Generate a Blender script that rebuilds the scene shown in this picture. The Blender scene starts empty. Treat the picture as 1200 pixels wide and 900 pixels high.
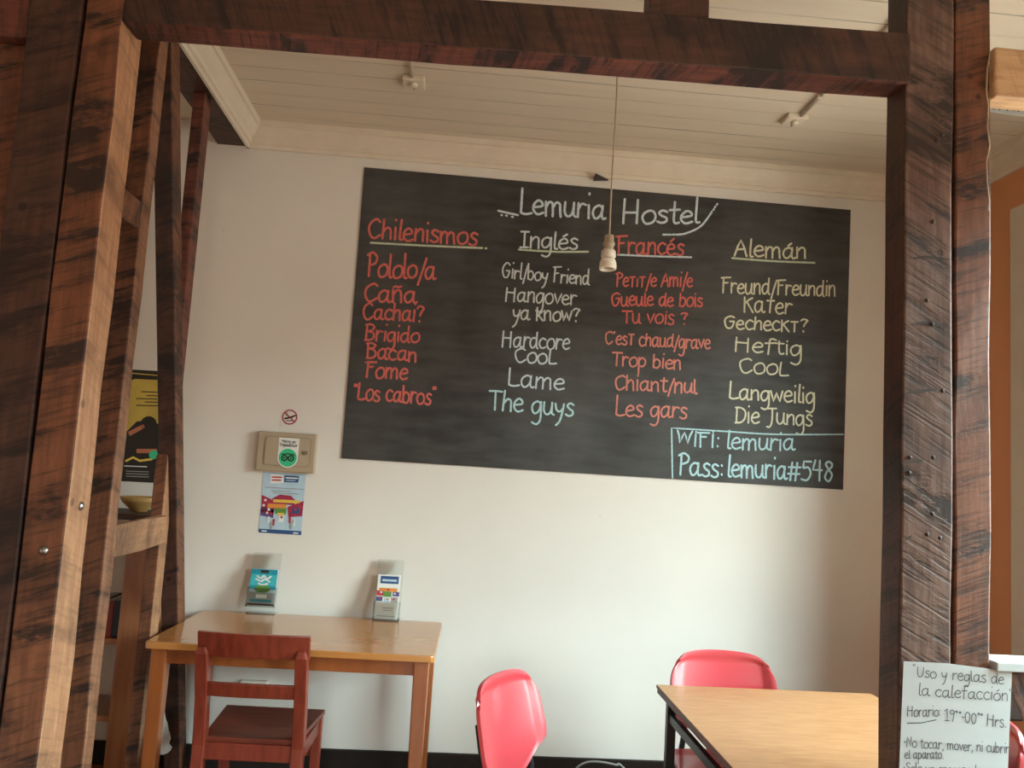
import bpy, bmesh, math, random
from mathutils import Vector, Matrix

# ------------------------------------------------------------------ camera, sky, exposure
scene = bpy.context.scene
col = scene.collection
CAM = Vector((0.0, -3.75, 1.47))
FPX = 950.0
pi_, ya_, ro_ = (math.radians(a) for a in (5.763, 3.797, 3.4216))
fwd = Vector((math.sin(ya_) * math.cos(pi_), math.cos(ya_) * math.cos(pi_), math.sin(pi_)))
r0 = Vector((math.cos(ya_), -math.sin(ya_), 0))
u0 = r0.cross(fwd)
rgt = math.cos(ro_) * r0 + math.sin(ro_) * u0
upv = -math.sin(ro_) * r0 + math.cos(ro_) * u0
cd = bpy.data.cameras.new('camera')
cam = bpy.data.objects.new('camera', cd)
col.objects.link(cam)
M = Matrix((rgt, upv, -fwd)).transposed().to_4x4()
M.translation = CAM
cam.matrix_world = M
cd.sensor_width = 36
cd.lens = FPX / 1200 * 36
cd.clip_start = 0.02
scene.camera = cam

SKY = 9.0          # strength of the overcast sky outside the windows
GROUND = 1.6       # strength of the daylit street below the horizon
scene.view_settings.view_transform = 'Standard'
scene.view_settings.look = 'None'
scene.view_settings.gamma = 1
scene.view_settings.use_curve_mapping = False
scene.view_settings.exposure = 2.42

wd = bpy.data.worlds.new('sky')
scene.world = wd
wd.use_nodes = True
nt = wd.node_tree
nt.nodes.clear()
wo = nt.nodes.new('ShaderNodeOutputWorld')
bg = nt.nodes.new('ShaderNodeBackground')
tc = nt.nodes.new('ShaderNodeTexCoord')
sx = nt.nodes.new('ShaderNodeSeparateXYZ')
rp = nt.nodes.new('ShaderNodeValToRGB')
mp = nt.nodes.new('ShaderNodeMapRange')
mp.inputs['From Min'].default_value = -1
mp.inputs['From Max'].default_value = 1
nt.links.new(tc.outputs['Generated'], sx.inputs[0])
nt.links.new(sx.outputs['Z'], mp.inputs['Value'])
nt.links.new(mp.outputs[0], rp.inputs[0])
e = rp.color_ramp.elements
e[0].position = 0.0
g = GROUND / SKY
e[0].color = (g * 1.0, g * 0.92, g * 0.8, 1)
e[1].position = 1.0
e[1].color = (0.74, 0.98, 1.02, 1)
a = e.new(0.560); a.color = (g * 1.0, g * 0.92, g * 0.8, 1)      # house fronts across the street
a = e.new(0.585); a.color = (0.80, 0.99, 1.02, 1)                 # open sky above them
nt.links.new(rp.outputs[0], bg.inputs[0])
bg.inputs[1].default_value = SKY
nt.links.new(bg.outputs[0], wo.inputs[0])

# the windows that light the room: a tall one in the thick orange wall, between the timber frame and the camera,
# a second one beside the camera and a small unseen one added behind it as fill
WIN_A = (-2.35, -1.02, 0.80, 2.58)    # y0 y1 z0 z1
WIN_B = (-5.5, -3.9, 0.80, 2.50)
WIN_FILL = (-0.5, 0.5, 0.95, 1.9)        # x0 x1 z0 z1
FRONT_Y = -6.6
RIGHT_X = 2.35
WALL_T = 0.24
LEFT_X = -3.4
CEIL = 2.99

def portal(loc, rot, sx_, sy_):
    l = bpy.data.lights.new('window_daylight', 'AREA')
    l.shape = 'RECTANGLE'
    l.size, l.size_y = sx_, sy_
    l.cycles.is_portal = True
    o = bpy.data.objects.new('window_daylight', l)
    col.objects.link(o)
    o.location = loc
    o.rotation_euler = rot
portal(((WIN_FILL[0] + WIN_FILL[1]) / 2, FRONT_Y - .22, (WIN_FILL[2] + WIN_FILL[3]) / 2), (math.pi / 2, 0, 0), WIN_FILL[1] - WIN_FILL[0], WIN_FILL[3] - WIN_FILL[2])  # daylight for the fill opening added behind the camera
for w_ in (WIN_A, WIN_B):
    portal((RIGHT_X + WALL_T + .02, (w_[0] + w_[1]) / 2, (w_[2] + w_[3]) / 2), (math.pi / 2, 0, math.pi / 2), w_[1] - w_[0], w_[3] - w_[2])

# ------------------------------------------------------------------ measuring helpers
def ray(px, py):
    return rgt * ((px - 600) / FPX) - upv * ((py - 450) / FPX) + fwd
def at(px, py, axis, val):
    d = ray(px, py)
    return CAM + d * ((val - CAM[axis]) / d[axis])
def onY(px, py, y=0.0): return at(px, py, 1, y)
def onZ(px, py, z): return at(px, py, 2, z)
def onX(px, py, x): return at(px, py, 0, x)

# ------------------------------------------------------------------ materials
def srgb(r, g, b):
    def c(v):
        v /= 255
        return v / 12.92 if v <= .04045 else ((v + .055) / 1.055) ** 2.4
    return (c(r), c(g), c(b), 1)

def newmat(name):
    m = bpy.data.materials.new(name)
    m.use_nodes = True
    t = m.node_tree
    return m, t, t.nodes['Principled BSDF']

def plain(name, colr, rough=.5, metal=0, var=.06, scale=30, coat=0, bump=0, spec=.5, stretch=(1, 1, 1)):
    m, t, b = newmat(name)
    tc = t.nodes.new('ShaderNodeTexCoord')
    mp = t.nodes.new('ShaderNodeMapping')
    mp.inputs['Scale'].default_value = stretch
    nz = t.nodes.new('ShaderNodeTexNoise')
    nz.inputs['Scale'].default_value = scale
    nz.inputs['Detail'].default_value = 5
    t.links.new(tc.outputs['Object'], mp.inputs[0])
    t.links.new(mp.outputs[0], nz.inputs['Vector'])
    r = t.nodes.new('ShaderNodeValToRGB')
    r.color_ramp.elements[0].position = .3
    r.color_ramp.elements[1].position = .7
    r.color_ramp.elements[0].color = tuple(x * (1 - var) for x in colr[:3]) + (1,)
    r.color_ramp.elements[1].color = tuple(min(1, x * (1 + var)) for x in colr[:3]) + (1,)
    t.links.new(nz.outputs['Fac'], r.inputs[0])
    t.links.new(r.outputs[0], b.inputs['Base Color'])
    b.inputs['Roughness'].default_value = rough
    b.inputs['Metallic'].default_value = metal
    b.inputs['Specular IOR Level'].default_value = spec
    b.inputs['Coat Weight'].default_value = coat
    b.inputs['Coat Roughness'].default_value = .12
    if bump:
        bp = t.nodes.new('ShaderNodeBump')
        bp.inputs['Strength'].default_value = bump
        bp.inputs['Distance'].default_value = .01
        t.links.new(nz.outputs['Fac'], bp.inputs['Height'])
        t.links.new(bp.outputs[0], b.inputs['Normal'])
    return m

def math_node(t, op, a, b=None, c=None):
    n = t.nodes.new('ShaderNodeMath')
    n.operation = op
    for i, v in enumerate((a, b, c)):
        if v is None: continue
        if isinstance(v, (int, float)): n.inputs[i].default_value = v
        else: t.links.new(v, n.inputs[i])
    return n.outputs[0]

def timber_mat(name, dark, mid, light, saw=.5, rough=.55, stain=.6, sawscale=9, slant=.35):
    """old rough sawn beam: grain along local Z, slanted saw marks, black stains, nail holes"""
    m, t, b = newmat(name)
    N, L = t.nodes.new, t.links.new
    tc = N('ShaderNodeTexCoord'); oi = N('ShaderNodeObjectInfo')
    off = N('ShaderNodeVectorMath'); off.operation = 'ADD'
    cm = N('ShaderNodeCombineXYZ')
    L(math_node(t, 'MULTIPLY', oi.outputs['Random'], 13.0), cm.inputs[0])
    L(math_node(t, 'MULTIPLY', oi.outputs['Random'], 7.0), cm.inputs[2])
    L(tc.outputs['Object'], off.inputs[0]); L(cm.outputs[0], off.inputs[1])
    def noise(scale, sc, detail=6, rgh=.6):
        mp = N('ShaderNodeMapping'); mp.inputs['Scale'].default_value = sc
        L(off.outputs[0], mp.inputs[0])
        n = N('ShaderNodeTexNoise'); n.inputs['Scale'].default_value = scale
        n.inputs['Detail'].default_value = detail; n.inputs['Roughness'].default_value = rgh
        L(mp.outputs[0], n.inputs['Vector'])
        return n.outputs['Fac']
    grain = noise(9, (6, 6, .7))
    patch = noise(3.2, (1.2, 1.2, .8), 4)
    smear = noise(5, (1.5, 1.5, 3.2), 5, .7)
    def streak(scale, sc, rotv, detail, rgh=.55):
        mp = N('ShaderNodeMapping'); mp.vector_type = 'TEXTURE'
        mp.inputs['Rotation'].default_value = rotv
        mp.inputs['Scale'].default_value = sc
        L(off.outputs[0], mp.inputs[0])
        n = N('ShaderNodeTexNoise'); n.inputs['Scale'].default_value = scale
        n.inputs['Detail'].default_value = detail; n.inputs['Roughness'].default_value = rgh
        n.inputs['Distortion'].default_value = .25
        L(mp.outputs[0], n.inputs['Vector'])
        return n.outputs['Fac']
    tilt_ = (-slant, -slant, 0)
    w_out = streak(sawscale, (4.5, 4.5, .62), tilt_, 4)
    f_out = streak(sawscale * 4.5, (6, 6, .45), tilt_, 3)
    base = N('ShaderNodeValToRGB')
    base.color_ramp.elements[0].position = .36; base.color_ramp.elements[0].color = mid
    base.color_ramp.elements[1].position = .66; base.color_ramp.elements[1].color = light
    L(grain, base.inputs[0])
    # saw streaks, gated by a patch noise
    thr = N('ShaderNodeMapRange'); thr.inputs['From Min'].default_value = .49; thr.inputs['From Max'].default_value = .62
    L(w_out, thr.inputs['Value'])
    gate = N('ShaderNodeMapRange'); gate.inputs['From Min'].default_value = .38; gate.inputs['From Max'].default_value = .54
    L(smear, gate.inputs['Value'])
    k = math_node(t, 'MULTIPLY', math_node(t, 'MULTIPLY', thr.outputs[0], gate.outputs[0]), saw)
    thf = N('ShaderNodeMapRange'); thf.inputs['From Min'].default_value = .50; thf.inputs['From Max'].default_value = .66
    L(f_out, thf.inputs['Value'])
    k = math_node(t, 'ADD', k, math_node(t, 'MULTIPLY', thf.outputs[0], saw * .55))
    st = N('ShaderNodeMapRange'); st.inputs['From Min'].default_value = .50; st.inputs['From Max'].default_value = .66
    st.inputs['To Max'].default_value = stain
    L(patch, st.inputs['Value'])
    vo = N('ShaderNodeTexVoronoi'); vo.inputs['Scale'].default_value = 7
    L(off.outputs[0], vo.inputs['Vector'])
    hole = N('ShaderNodeMapRange'); hole.inputs['From Min'].default_value = .10; hole.inputs['From Max'].default_value = .05
    L(vo.outputs['Distance'], hole.inputs['Value'])
    k = math_node(t, 'MAXIMUM', math_node(t, 'ADD', k, st.outputs[0]), math_node(t, 'MULTIPLY', hole.outputs[0], .8))
    k = math_node(t, 'MINIMUM', k, .95)
    mx = N('ShaderNodeMix'); mx.data_type = 'RGBA'
    L(k, mx.inputs['Factor']); L(base.outputs[0], mx.inputs['A']); mx.inputs['B'].default_value = dark
    L(mx.outputs['Result'], b.inputs['Base Color'])
    b.inputs['Roughness'].default_value = rough
    bp = N('ShaderNodeBump'); bp.inputs['Strength'].default_value = .5; bp.inputs['Distance'].default_value = .004
    hsum = math_node(t, 'SUBTRACT', math_node(t, 'MULTIPLY', grain, .6), math_node(t, 'MULTIPLY', k, .8))
    L(hsum, bp.inputs['Height']); L(bp.outputs[0], b.inputs['Normal'])
    return m

def grain_mat(name, c0, c1, rough=.3, coat=.3, stretch=(1, 12, 12), scale=4, bump=.05):
    m, t, b = newmat(name)
    N, L = t.nodes.new, t.links.new
    tc = N('ShaderNodeTexCoord'); mp = N('ShaderNodeMapping'); mp.inputs['Scale'].default_value = stretch
    n = N('ShaderNodeTexNoise'); n.inputs['Scale'].default_value = scale; n.inputs['Detail'].default_value = 7
    n.inputs['Distortion'].default_value = .2
    L(tc.outputs['Object'], mp.inputs[0]); L(mp.outputs[0], n.inputs['Vector'])
    r = N('ShaderNodeValToRGB')
    r.color_ramp.elements[0].position = .3; r.color_ramp.elements[0].color = c0
    r.color_ramp.elements[1].position = .7; r.color_ramp.elements[1].color = c1
    L(n.outputs['Fac'], r.inputs[0]); L(r.outputs[0], b.inputs['Base Color'])
    b.inputs['Roughness'].default_value = rough
    b.inputs['Coat Weight'].default_value = coat; b.inputs['Coat Roughness'].default_value = .15
    bp = N('ShaderNodeBump'); bp.inputs['Strength'].default_value = bump; bp.inputs['Distance'].default_value = .003
    L(n.outputs['Fac'], bp.inputs['Height']); L(bp.outputs[0], b.inputs['Normal'])
    return m

def chalk_mat(name, colr):
    m, t, b = newmat(name)
    N, L = t.nodes.new, t.links.new
    tc = N('ShaderNodeTexCoord')
    n = N('ShaderNodeTexNoise'); n.inputs['Scale'].default_value = 260; n.inputs['Detail'].default_value = 2
    L(tc.outputs['Object'], n.inputs['Vector'])
    r = N('ShaderNodeValToRGB')
    r.color_ramp.elements[0].position = .30; r.color_ramp.elements[0].color = tuple(x * .5 for x in colr[:3]) + (1,)
    r.color_ramp.elements[1].position = .52; r.color_ramp.elements[1].color = colr
    L(n.outputs['Fac'], r.inputs[0]); L(r.outputs[0], b.inputs['Base Color'])
    b.inputs['Roughness'].default_value = .95
    b.inputs['Specular IOR Level'].default_value = .1
    return m

def board_mat():
    m, t, b = newmat('blackboard_paint')
    N, L = t.nodes.new, t.links.new
    tc = N('ShaderNodeTexCoord')
    n = N('ShaderNodeTexNoise'); n.inputs['Scale'].default_value = 1.8; n.inputs['Detail'].default_value = 6
    mp = N('ShaderNodeMapping'); mp.inputs['Scale'].default_value = (1.4, 1, .8)
    L(tc.outputs['Object'], mp.inputs[0]); L(mp.outputs[0], n.inputs['Vector'])
    n2 = N('ShaderNodeTexNoise'); n2.inputs['Scale'].default_value = 7; n2.inputs['Detail'].default_value = 8
    mp2 = N('ShaderNodeMapping'); mp2.inputs['Scale'].default_value = (.7, 1, 3.0)
    L(tc.outputs['Object'], mp2.inputs[0]); L(mp2.outputs[0], n2.inputs['Vector'])
    s = math_node(t, 'ADD', math_node(t, 'MULTIPLY', n.outputs['Fac'], .6), math_node(t, 'MULTIPLY', n2.outputs['Fac'], .4))
    r = N('ShaderNodeValToRGB')
    r.color_ramp.elements[0].position = .38; r.color_ramp.elements[0].color = (.021, .021, .020, 1)
    r.color_ramp.elements[1].position = .66; r.color_ramp.elements[1].color = (.070, .073, .069, 1)
    L(s, r.inputs[0]); L(r.outputs[0], b.inputs['Base Color'])
    b.inputs['Roughness'].default_value = .62
    b.inputs['Specular IOR Level'].default_value = .45
    return m

def plaster(name, colr, var=.04, rough=.75, bump=.12):
    m, t, b = newmat(name)
    N, L = t.nodes.new, t.links.new
    tc = N('ShaderNodeTexCoord')
    n = N('ShaderNodeTexNoise'); n.inputs['Scale'].default_value = 1.7; n.inputs['Detail'].default_value = 8
    L(tc.outputs['Object'], n.inputs['Vector'])
    n2 = N('ShaderNodeTexNoise'); n2.inputs['Scale'].default_value = 14; n2.inputs['Detail'].default_value = 6
    L(tc.outputs['Object'], n2.inputs['Vector'])
    vo = N('ShaderNodeTexVoronoi'); vo.inputs['Scale'].default_value = 3.1
    L(tc.outputs['Object'], vo.inputs['Vector'])
    r = N('ShaderNodeValToRGB')
    r.color_ramp.elements[0].position = .3; r.color_ramp.elements[0].color = tuple(x * (1 - var) for x in colr[:3]) + (1,)
    r.color_ramp.elements[1].position = .7; r.color_ramp.elements[1].color = tuple(min(1, x * (1 + var)) for x in colr[:3]) + (1,)
    L(n.outputs['Fac'], r.inputs[0])
    h = N('ShaderNodeMapRange'); h.inputs['From Min'].default_value = .035; h.inputs['From Max'].default_value = .012
    h.inputs['To Max'].default_value = .45
    L(vo.outputs['Distance'], h.inputs['Value'])
    mx = N('ShaderNodeMix'); mx.data_type = 'RGBA'
    L(h.outputs[0], mx.inputs['Factor']); L(r.outputs[0], mx.inputs['A'])
    mx.inputs['B'].default_value = tuple(x * .45 for x in colr[:3]) + (1,)
    L(mx.outputs['Result'], b.inputs['Base Color'])
    b.inputs['Roughness'].default_value = rough
    b.inputs['Specular IOR Level'].default_value = .25
    bp = N('ShaderNodeBump'); bp.inputs['Strength'].default_value = bump; bp.inputs['Distance'].default_value = .006
    L(n2.outputs['Fac'], bp.inputs['Height']); L(bp.outputs[0], b.inputs['Normal'])
    return m

def plank_mat(name, colr, axis, pitch, gap=.02, rough=.6):
    """painted tongue and groove boards, with broken dark gaps between them"""
    m, t, b = newmat(name)
    N, L = t.nodes.new, t.links.new
    tc = N('ShaderNodeTexCoord'); s = N('ShaderNodeSeparateXYZ')
    L(tc.outputs['Object'], s.inputs[0])
    f = math_node(t, 'FRACT', math_node(t, 'DIVIDE', s.outputs[axis], pitch))
    d = math_node(t, 'ABSOLUTE', math_node(t, 'SUBTRACT', f, .5))
    g = N('ShaderNodeMapRange'); g.inputs['From Min'].default_value = .5 - gap * 1.6; g.inputs['From Max'].default_value = .5 - gap * .4
    L(d, g.inputs['Value'])
    n = N('ShaderNodeTexNoise'); n.inputs['Scale'].default_value = 2.2; n.inputs['Detail'].default_value = 4
    mp = N('ShaderNodeMapping'); mp.inputs['Scale'].default_value = (1, 9, 1) if axis == 1 else (9, 1, 1)
    L(tc.outputs['Object'], mp.inputs[0]); L(mp.outputs[0], n.inputs['Vector'])
    ng = N('ShaderNodeMapRange'); ng.inputs['From Min'].default_value = .42; ng.inputs['From Max'].default_value = .66
    ng.inputs['To Min'].default_value = .03
    L(n.outputs['Fac'], ng.inputs['Value'])
    k = math_node(t, 'MULTIPLY', g.outputs[0], ng.outputs[0])
    r = N('ShaderNodeValToRGB')
    r.color_ramp.elements[0].position = .3; r.color_ramp.elements[0].color = tuple(x * .93 for x in colr[:3]) + (1,)
    r.color_ramp.elements[1].position = .7; r.color_ramp.elements[1].color = colr
    L(n.outputs['Fac'], r.inputs[0])
    mx = N('ShaderNodeMix'); mx.data_type = 'RGBA'
    L(k, mx.inputs['Factor']); L(r.outputs[0], mx.inputs['A'])
    mx.inputs['B'].default_value = tuple(x * .22 for x in colr[:3]) + (1,)
    L(mx.outputs['Result'], b.inputs['Base Color'])
    b.inputs['Roughness'].default_value = rough
    bp = N('ShaderNodeBump'); bp.inputs['Strength'].default_value = .6; bp.inputs['Distance'].default_value = .004
    L(math_node(t, 'SUBTRACT', 1.0, g.outputs[0]), bp.inputs['Height']); L(bp.outputs[0], b.inputs['Normal'])
    return m

def acrylic_mat(name='clear_acrylic', tint=(.955, .965, .955, 1), ior=1.22, dust=.03):
    m = bpy.data.materials.new(name)
    m.use_nodes = True
    t = m.node_tree
    t.nodes.clear()
    N, L = t.nodes.new, t.links.new
    o = N('ShaderNodeOutputMaterial'); mix = N('ShaderNodeMixShader'); tr = N('ShaderNodeBsdfTransparent'); gl = N('ShaderNodeBsdfGlossy')
    tr.inputs[0].default_value = tint
    gl.inputs['Roughness'].default_value = .08
    n = N('ShaderNodeTexNoise'); n.inputs['Scale'].default_value = 40
    fr = N('ShaderNodeFresnel'); fr.inputs[0].default_value = ior
    L(math_node(t, 'MULTIPLY_ADD', n.outputs['Fac'], dust, fr.outputs[0]), mix.inputs[0])
    L(tr.outputs[0], mix.inputs[1]); L(gl.outputs[0], mix.inputs[2]); L(mix.outputs[0], o.inputs[0])
    return m

def C(r, g, b): return (r, g, b, 1)
MT = {}
MT['timber'] = timber_mat('rough_brown_timber', C(.016, .007, .005), C(.125, .044, .020), C(.21, .078, .034), saw=.95, stain=.75)
MT['timber_dark'] = timber_mat('dark_weathered_timber', C(.010, .005, .004), C(.052, .021, .014), C(.085, .034, .021), saw=.75)
MT['timber_grey'] = timber_mat('greyed_scored_timber', C(.022, .013, .011), C(.105, .055, .040), C(.19, .115, .085), saw=.95, stain=.6, slant=-.5, sawscale=8)
MT['timber_red'] = timber_mat('reddish_sawn_timber', C(.014, .005, .004), C(.115, .032, .021), C(.20, .060, .038), saw=1.0, sawscale=8, slant=.15)
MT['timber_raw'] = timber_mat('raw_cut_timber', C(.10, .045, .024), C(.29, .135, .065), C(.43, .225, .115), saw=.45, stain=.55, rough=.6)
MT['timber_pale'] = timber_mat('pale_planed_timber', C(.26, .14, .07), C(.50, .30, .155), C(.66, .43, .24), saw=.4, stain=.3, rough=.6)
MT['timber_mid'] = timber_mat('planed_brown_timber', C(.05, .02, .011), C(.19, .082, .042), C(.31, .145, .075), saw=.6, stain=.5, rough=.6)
MT['wall'] = plaster('white_plaster', C(.70, .665, .612))
MT['orange'] = plaster('orange_plaster', C(.66, .30, .145))
MT['ceiling'] = plank_mat('painted_ceiling_boards', C(.70, .62, .50), 1, .118)
MT['trim'] = plain('painted_moulding', C(.68, .61, .50), .5, var=.04, scale=12)
MT['floor'] = plank_mat('brown_floor_boards', C(.27, .100, .040), 1, .11, rough=.35)
MT['baseboard'] = plain('dark_skirting_paint', C(.014, .009, .007), .6, var=.2, spec=.2)
MT['cream'] = plain('cream_paint', C(.62, .55, .44), .5, var=.04, scale=6)
MT['board'] = board_mat()
MT['desk'] = grain_mat('honey_varnished_wood', C(.44, .175, .045), C(.50, .215, .060), .22, .6, (.8, 9, 9), 3, bump=0)
MT['desk_leg'] = grain_mat('reddish_varnished_wood', C(.25, .068, .016), C(.34, .10, .026), .28, .4, (9, 9, .8), 3, bump=0)
MT['laminate'] = grain_mat('beech_laminate', C(.40, .185, .080), C(.50, .255, .120), .45, .1, (2.2, 12, 12), 5)
MT['laminate_edge'] = plain('brown_edge_band', C(.13, .07, .055), .45, var=.15)
MT['chairwood'] = grain_mat('red_brown_stained_wood', C(.155, .022, .011), C(.25, .042, .020), .38, .25, (12, 12, 1.2), bump=.02)
MT['chairseat'] = grain_mat('red_brown_seat_wood', C(.105, .020, .012), C(.175, .036, .020), .34, .3, (1.2, 10, 12))
MT['black_steel'] = plain('black_steel', C(.010, .012, .014), .35, 0, var=.2, scale=60)
MT['red_plastic'] = plain('red_plastic', C(.52, .045, .058), .34, 0, var=.03, scale=8, spec=.7, coat=.35)
MT['acrylic'] = acrylic_mat()
MT['white_plastic'] = plain('white_plastic', C(.70, .66, .58), .4, var=.03)
MT['cord'] = plain('cream_cord', C(.42, .34, .24), .6, var=.1)
MT['cfl'] = plain('lamp_tube_glass', C(.78, .74, .64), .25, var=.03)
MT['paper'] = plain('white_paper', C(.50, .555, .565), .8, var=.02, scale=9)
MT['ink'] = plain('grey_ink', C(.06, .07, .08), .8, var=.3, scale=200)
MT['box'] = plain('beige_enamel', C(.40, .32, .22), .4, var=.03)
MT['boxline'] = plain('beige_shadow_gap', C(.17, .125, .08), .6)
MT['black'] = plain('black_print', C(.010, .009, .008), .35)
MT['yellow'] = plain('dull_yellow_print', C(.52, .38, .07), .4, var=.15, scale=9)
MT['gold'] = plain('golden_print', C(.72, .50, .08), .4)
MT['skin'] = plain('salmon_print', C(.45, .16, .08), .5)
MT['white'] = plain('white_print', C(.74, .75, .72), .5, var=.02)
MT['green'] = plain('mint_green_print', C(.035, .50, .24), .4, var=.02)
MT['leaf'] = plain('leaf_green_print', C(.10, .24, .05), .5)
MT['red'] = plain('red_print', C(.46, .03, .04), .5)
MT['crimson'] = plain('crimson_print', C(.33, .02, .06), .5)
MT['navy'] = plain('navy_print', C(.018, .075, .20), .5)
MT['purple'] = plain('violet_print', C(.11, .07, .22), .5)
MT['paleblue'] = plain('pale_blue_print', C(.42, .56, .66), .5, var=.05)
MT['pink'] = plain('pale_pink_print', C(.72, .42, .45), .5)
MT['teal'] = plain('teal_print', C(.015, .26, .34), .4, var=.12)
MT['turquoise'] = plain('turquoise_print', C(.05, .42, .46), .4, var=.12)
MT['orangeprint'] = plain('orange_print', C(.70, .26, .05), .5)
MT['grey'] = plain('grey_print', C(.30, .31, .30), .5)
MT['steel'] = plain('bolt_steel', C(.35, .35, .36), .3, 1, var=.2)
MT['dark'] = plain('dark_iron', C(.03, .022, .018), .5)
MT['book_a'] = plain('book_red_cloth', C(.22, .03, .025), .6)
MT['book_b'] = plain('book_dark_green_cloth', C(.03, .06, .04), .6)
MT['book_c'] = plain('book_ochre_cloth', C(.38, .22, .07), .6)
MT['book_d'] = plain('book_dark_blue_cloth', C(.02, .03, .06), .6)
MT['shelfwood'] = grain_mat('brown_shelf_wood', C(.24, .085, .032), C(.36, .14, .055), .3, .4, (12, 12, 1.2))
MT['pane'] = acrylic_mat('window_glass', (.97, .98, .97, 1), 1.12, .01)
MT['ck_white'] = chalk_mat('white_chalk', C(.60, .72, .76))
MT['ck_dim'] = chalk_mat('pale_grey_chalk', C(.62, .68, .68))
MT['ck_red'] = chalk_mat('red_chalk', C(.66, .165, .14))
MT['ck_pink'] = chalk_mat('salmon_chalk', C(.68, .26, .21))
MT['ck_cream'] = chalk_mat('cream_chalk', C(.68, .68, .50))
MT['ck_aqua'] = chalk_mat('pale_blue_chalk', C(.46, .70, .74))
MT['ck_green'] = chalk_mat('pale_green_chalk', C(.55, .62, .46))

# ------------------------------------------------------------------ mesh helpers
class MB:
    def __init__(s): s.v, s.f, s.m = [], [], []
    def add(s, vs, fs, mi=0):
        o = len(s.v)
        s.v += [tuple(p) for p in vs]
        for f in fs:
            s.f.append(tuple(i + o for i in f)); s.m.append(mi)
    def box(s, lo, hi, mi=0, faces=None):
        x0, y0, z0 = lo; x1, y1, z1 = hi
        vs = [(x0, y0, z0), (x1, y0, z0), (x1, y1, z0), (x0, y1, z0), (x0, y0, z1), (x1, y0, z1), (x1, y1, z1), (x0, y1, z1)]
        F = {'-z': (0, 3, 2, 1), '+z': (4, 5, 6, 7), '-y': (0, 1, 5, 4), '+y': (2, 3, 7, 6), '-x': (3, 0, 4, 7), '+x': (1, 2, 6, 5)}
        o = len(s.v); s.v += vs
        for k, f in F.items():
            s.f.append(tuple(i + o for i in f)); s.m.append((faces or {}).get(k, mi))
    def hexa(s, pts, mi=0):
        """eight corners: bottom 4 then top 4, both counter-clockwise from above"""
        s.add(pts, [(0, 3, 2, 1), (4, 5, 6, 7), (0, 1, 5, 4), (1, 2, 6, 5), (2, 3, 7, 6), (3, 0, 4, 7)], mi)
    def bar(s, a, b, w, d, up=(0, 0, 1), mi=0, w2=None, d2=None):
        a, b = Vector(a), Vector(b)
        z = (b - a).normalized(); x = Vector(up).cross(z)
        if x.length < 1e-4: x = Vector((1, 0, 0))
        x.normalize(); y = z.cross(x)
        w2 = w if w2 is None else w2; d2 = d if d2 is None else d2
        q = [(-1, -1), (1, -1), (1, 1), (-1, 1)]
        s.hexa([a + x * i * w / 2 + y * j * d / 2 for i, j in q] + [b + x * i * w2 / 2 + y * j * d2 / 2 for i, j in q], mi)
    def tube(s, pts, r, n=10, mi=0, cap=True):
        pts = [Vector(p) for p in pts]
        rings = []
        prev = None
        for i, p in enumerate(pts):
            t = (pts[min(i + 1, len(pts) - 1)] - pts[max(i - 1, 0)]).normalized()
            if prev is None:
                x = t.orthogonal().normalized()
            else:
                x = (prev - t * prev.dot(t)).normalized()
            prev = x; y = t.cross(x)
            rr = r[i] if isinstance(r, (list, tuple)) else r
            rings.append([p + (x * math.cos(2 * math.pi * k / n) + y * math.sin(2 * math.pi * k / n)) * rr for k in range(n)])
        vs = [q for ring in rings for q in ring]
        fs = []
        for i in range(len(pts) - 1):
            for k in range(n):
                fs.append((i * n + k, i * n + (k + 1) % n, (i + 1) * n + (k + 1) % n, (i + 1) * n + k))
        if cap:
            fs.append(tuple(reversed(range(n)))); fs.append(tuple((len(pts) - 1) * n + k for k in range(n)))
        s.add(vs, fs, mi)
    def lathe(s, prof, c=(0, 0, 0), n=20, mi=0):
        """profile of (radius, z)"""
        c = Vector(c)
        vs = [c + Vector((r * math.cos(2 * math.pi * k / n), r * math.sin(2 * math.pi * k / n), z)) for r, z in prof for k in range(n)]
        fs = [(i * n + k, i * n + (k + 1) % n, (i + 1) * n + (k + 1) % n, (i + 1) * n + k) for i in range(len(prof) - 1) for k in range(n)]
        fs.append(tuple(reversed(range(n)))); fs.append(tuple((len(prof) - 1) * n + k for k in range(n)))
        s.add(vs, fs, mi)
    def poly(s, pts, n, depth, mi=0):
        """planar outline pushed out along n by depth"""
        pts = [Vector(p) for p in pts]; n = Vector(n).normalized() * depth
        k = len(pts)
        s.add(pts + [p + n for p in pts], [tuple(range(k))[::-1], tuple(range(k, 2 * k))] + [(i, (i + 1) % k, (i + 1) % k + k, i + k) for i in range(k)], mi)
    def build(s, name, mats, parent=None, bevel=0, smooth=False, loc=None, rot=None, sub=0):
        me = bpy.data.meshes.new(name)
        me.from_pydata(s.v, [], s.f)
        mats = mats if isinstance(mats, (list, tuple)) else [mats]
        for m in mats: me.materials.append(MT[m])
        me.polygons.foreach_set('material_index', s.m)
        if smooth: me.polygons.foreach_set('use_smooth', [True] * len(me.polygons))
        bm = bmesh.new(); bm.from_mesh(me); bmesh.ops.recalc_face_normals(bm, faces=bm.faces); bm.to_mesh(me); bm.free()
        me.update()
        o = bpy.data.objects.new(name, me)
        col.objects.link(o)
        if loc is not None: o.location = loc
        if rot is not None: o.rotation_euler = rot
        if parent is not None: o.parent = parent
        if bevel:
            b = o.modifiers.new('bevel', 'BEVEL'); b.width = bevel; b.segments = 2; b.limit_method = 'ANGLE'; b.angle_limit = math.radians(35)
            b.harden_normals = False
        if sub:
            u = o.modifiers.new('sub', 'SUBSURF'); u.levels = sub; u.render_levels = sub
        return o

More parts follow.
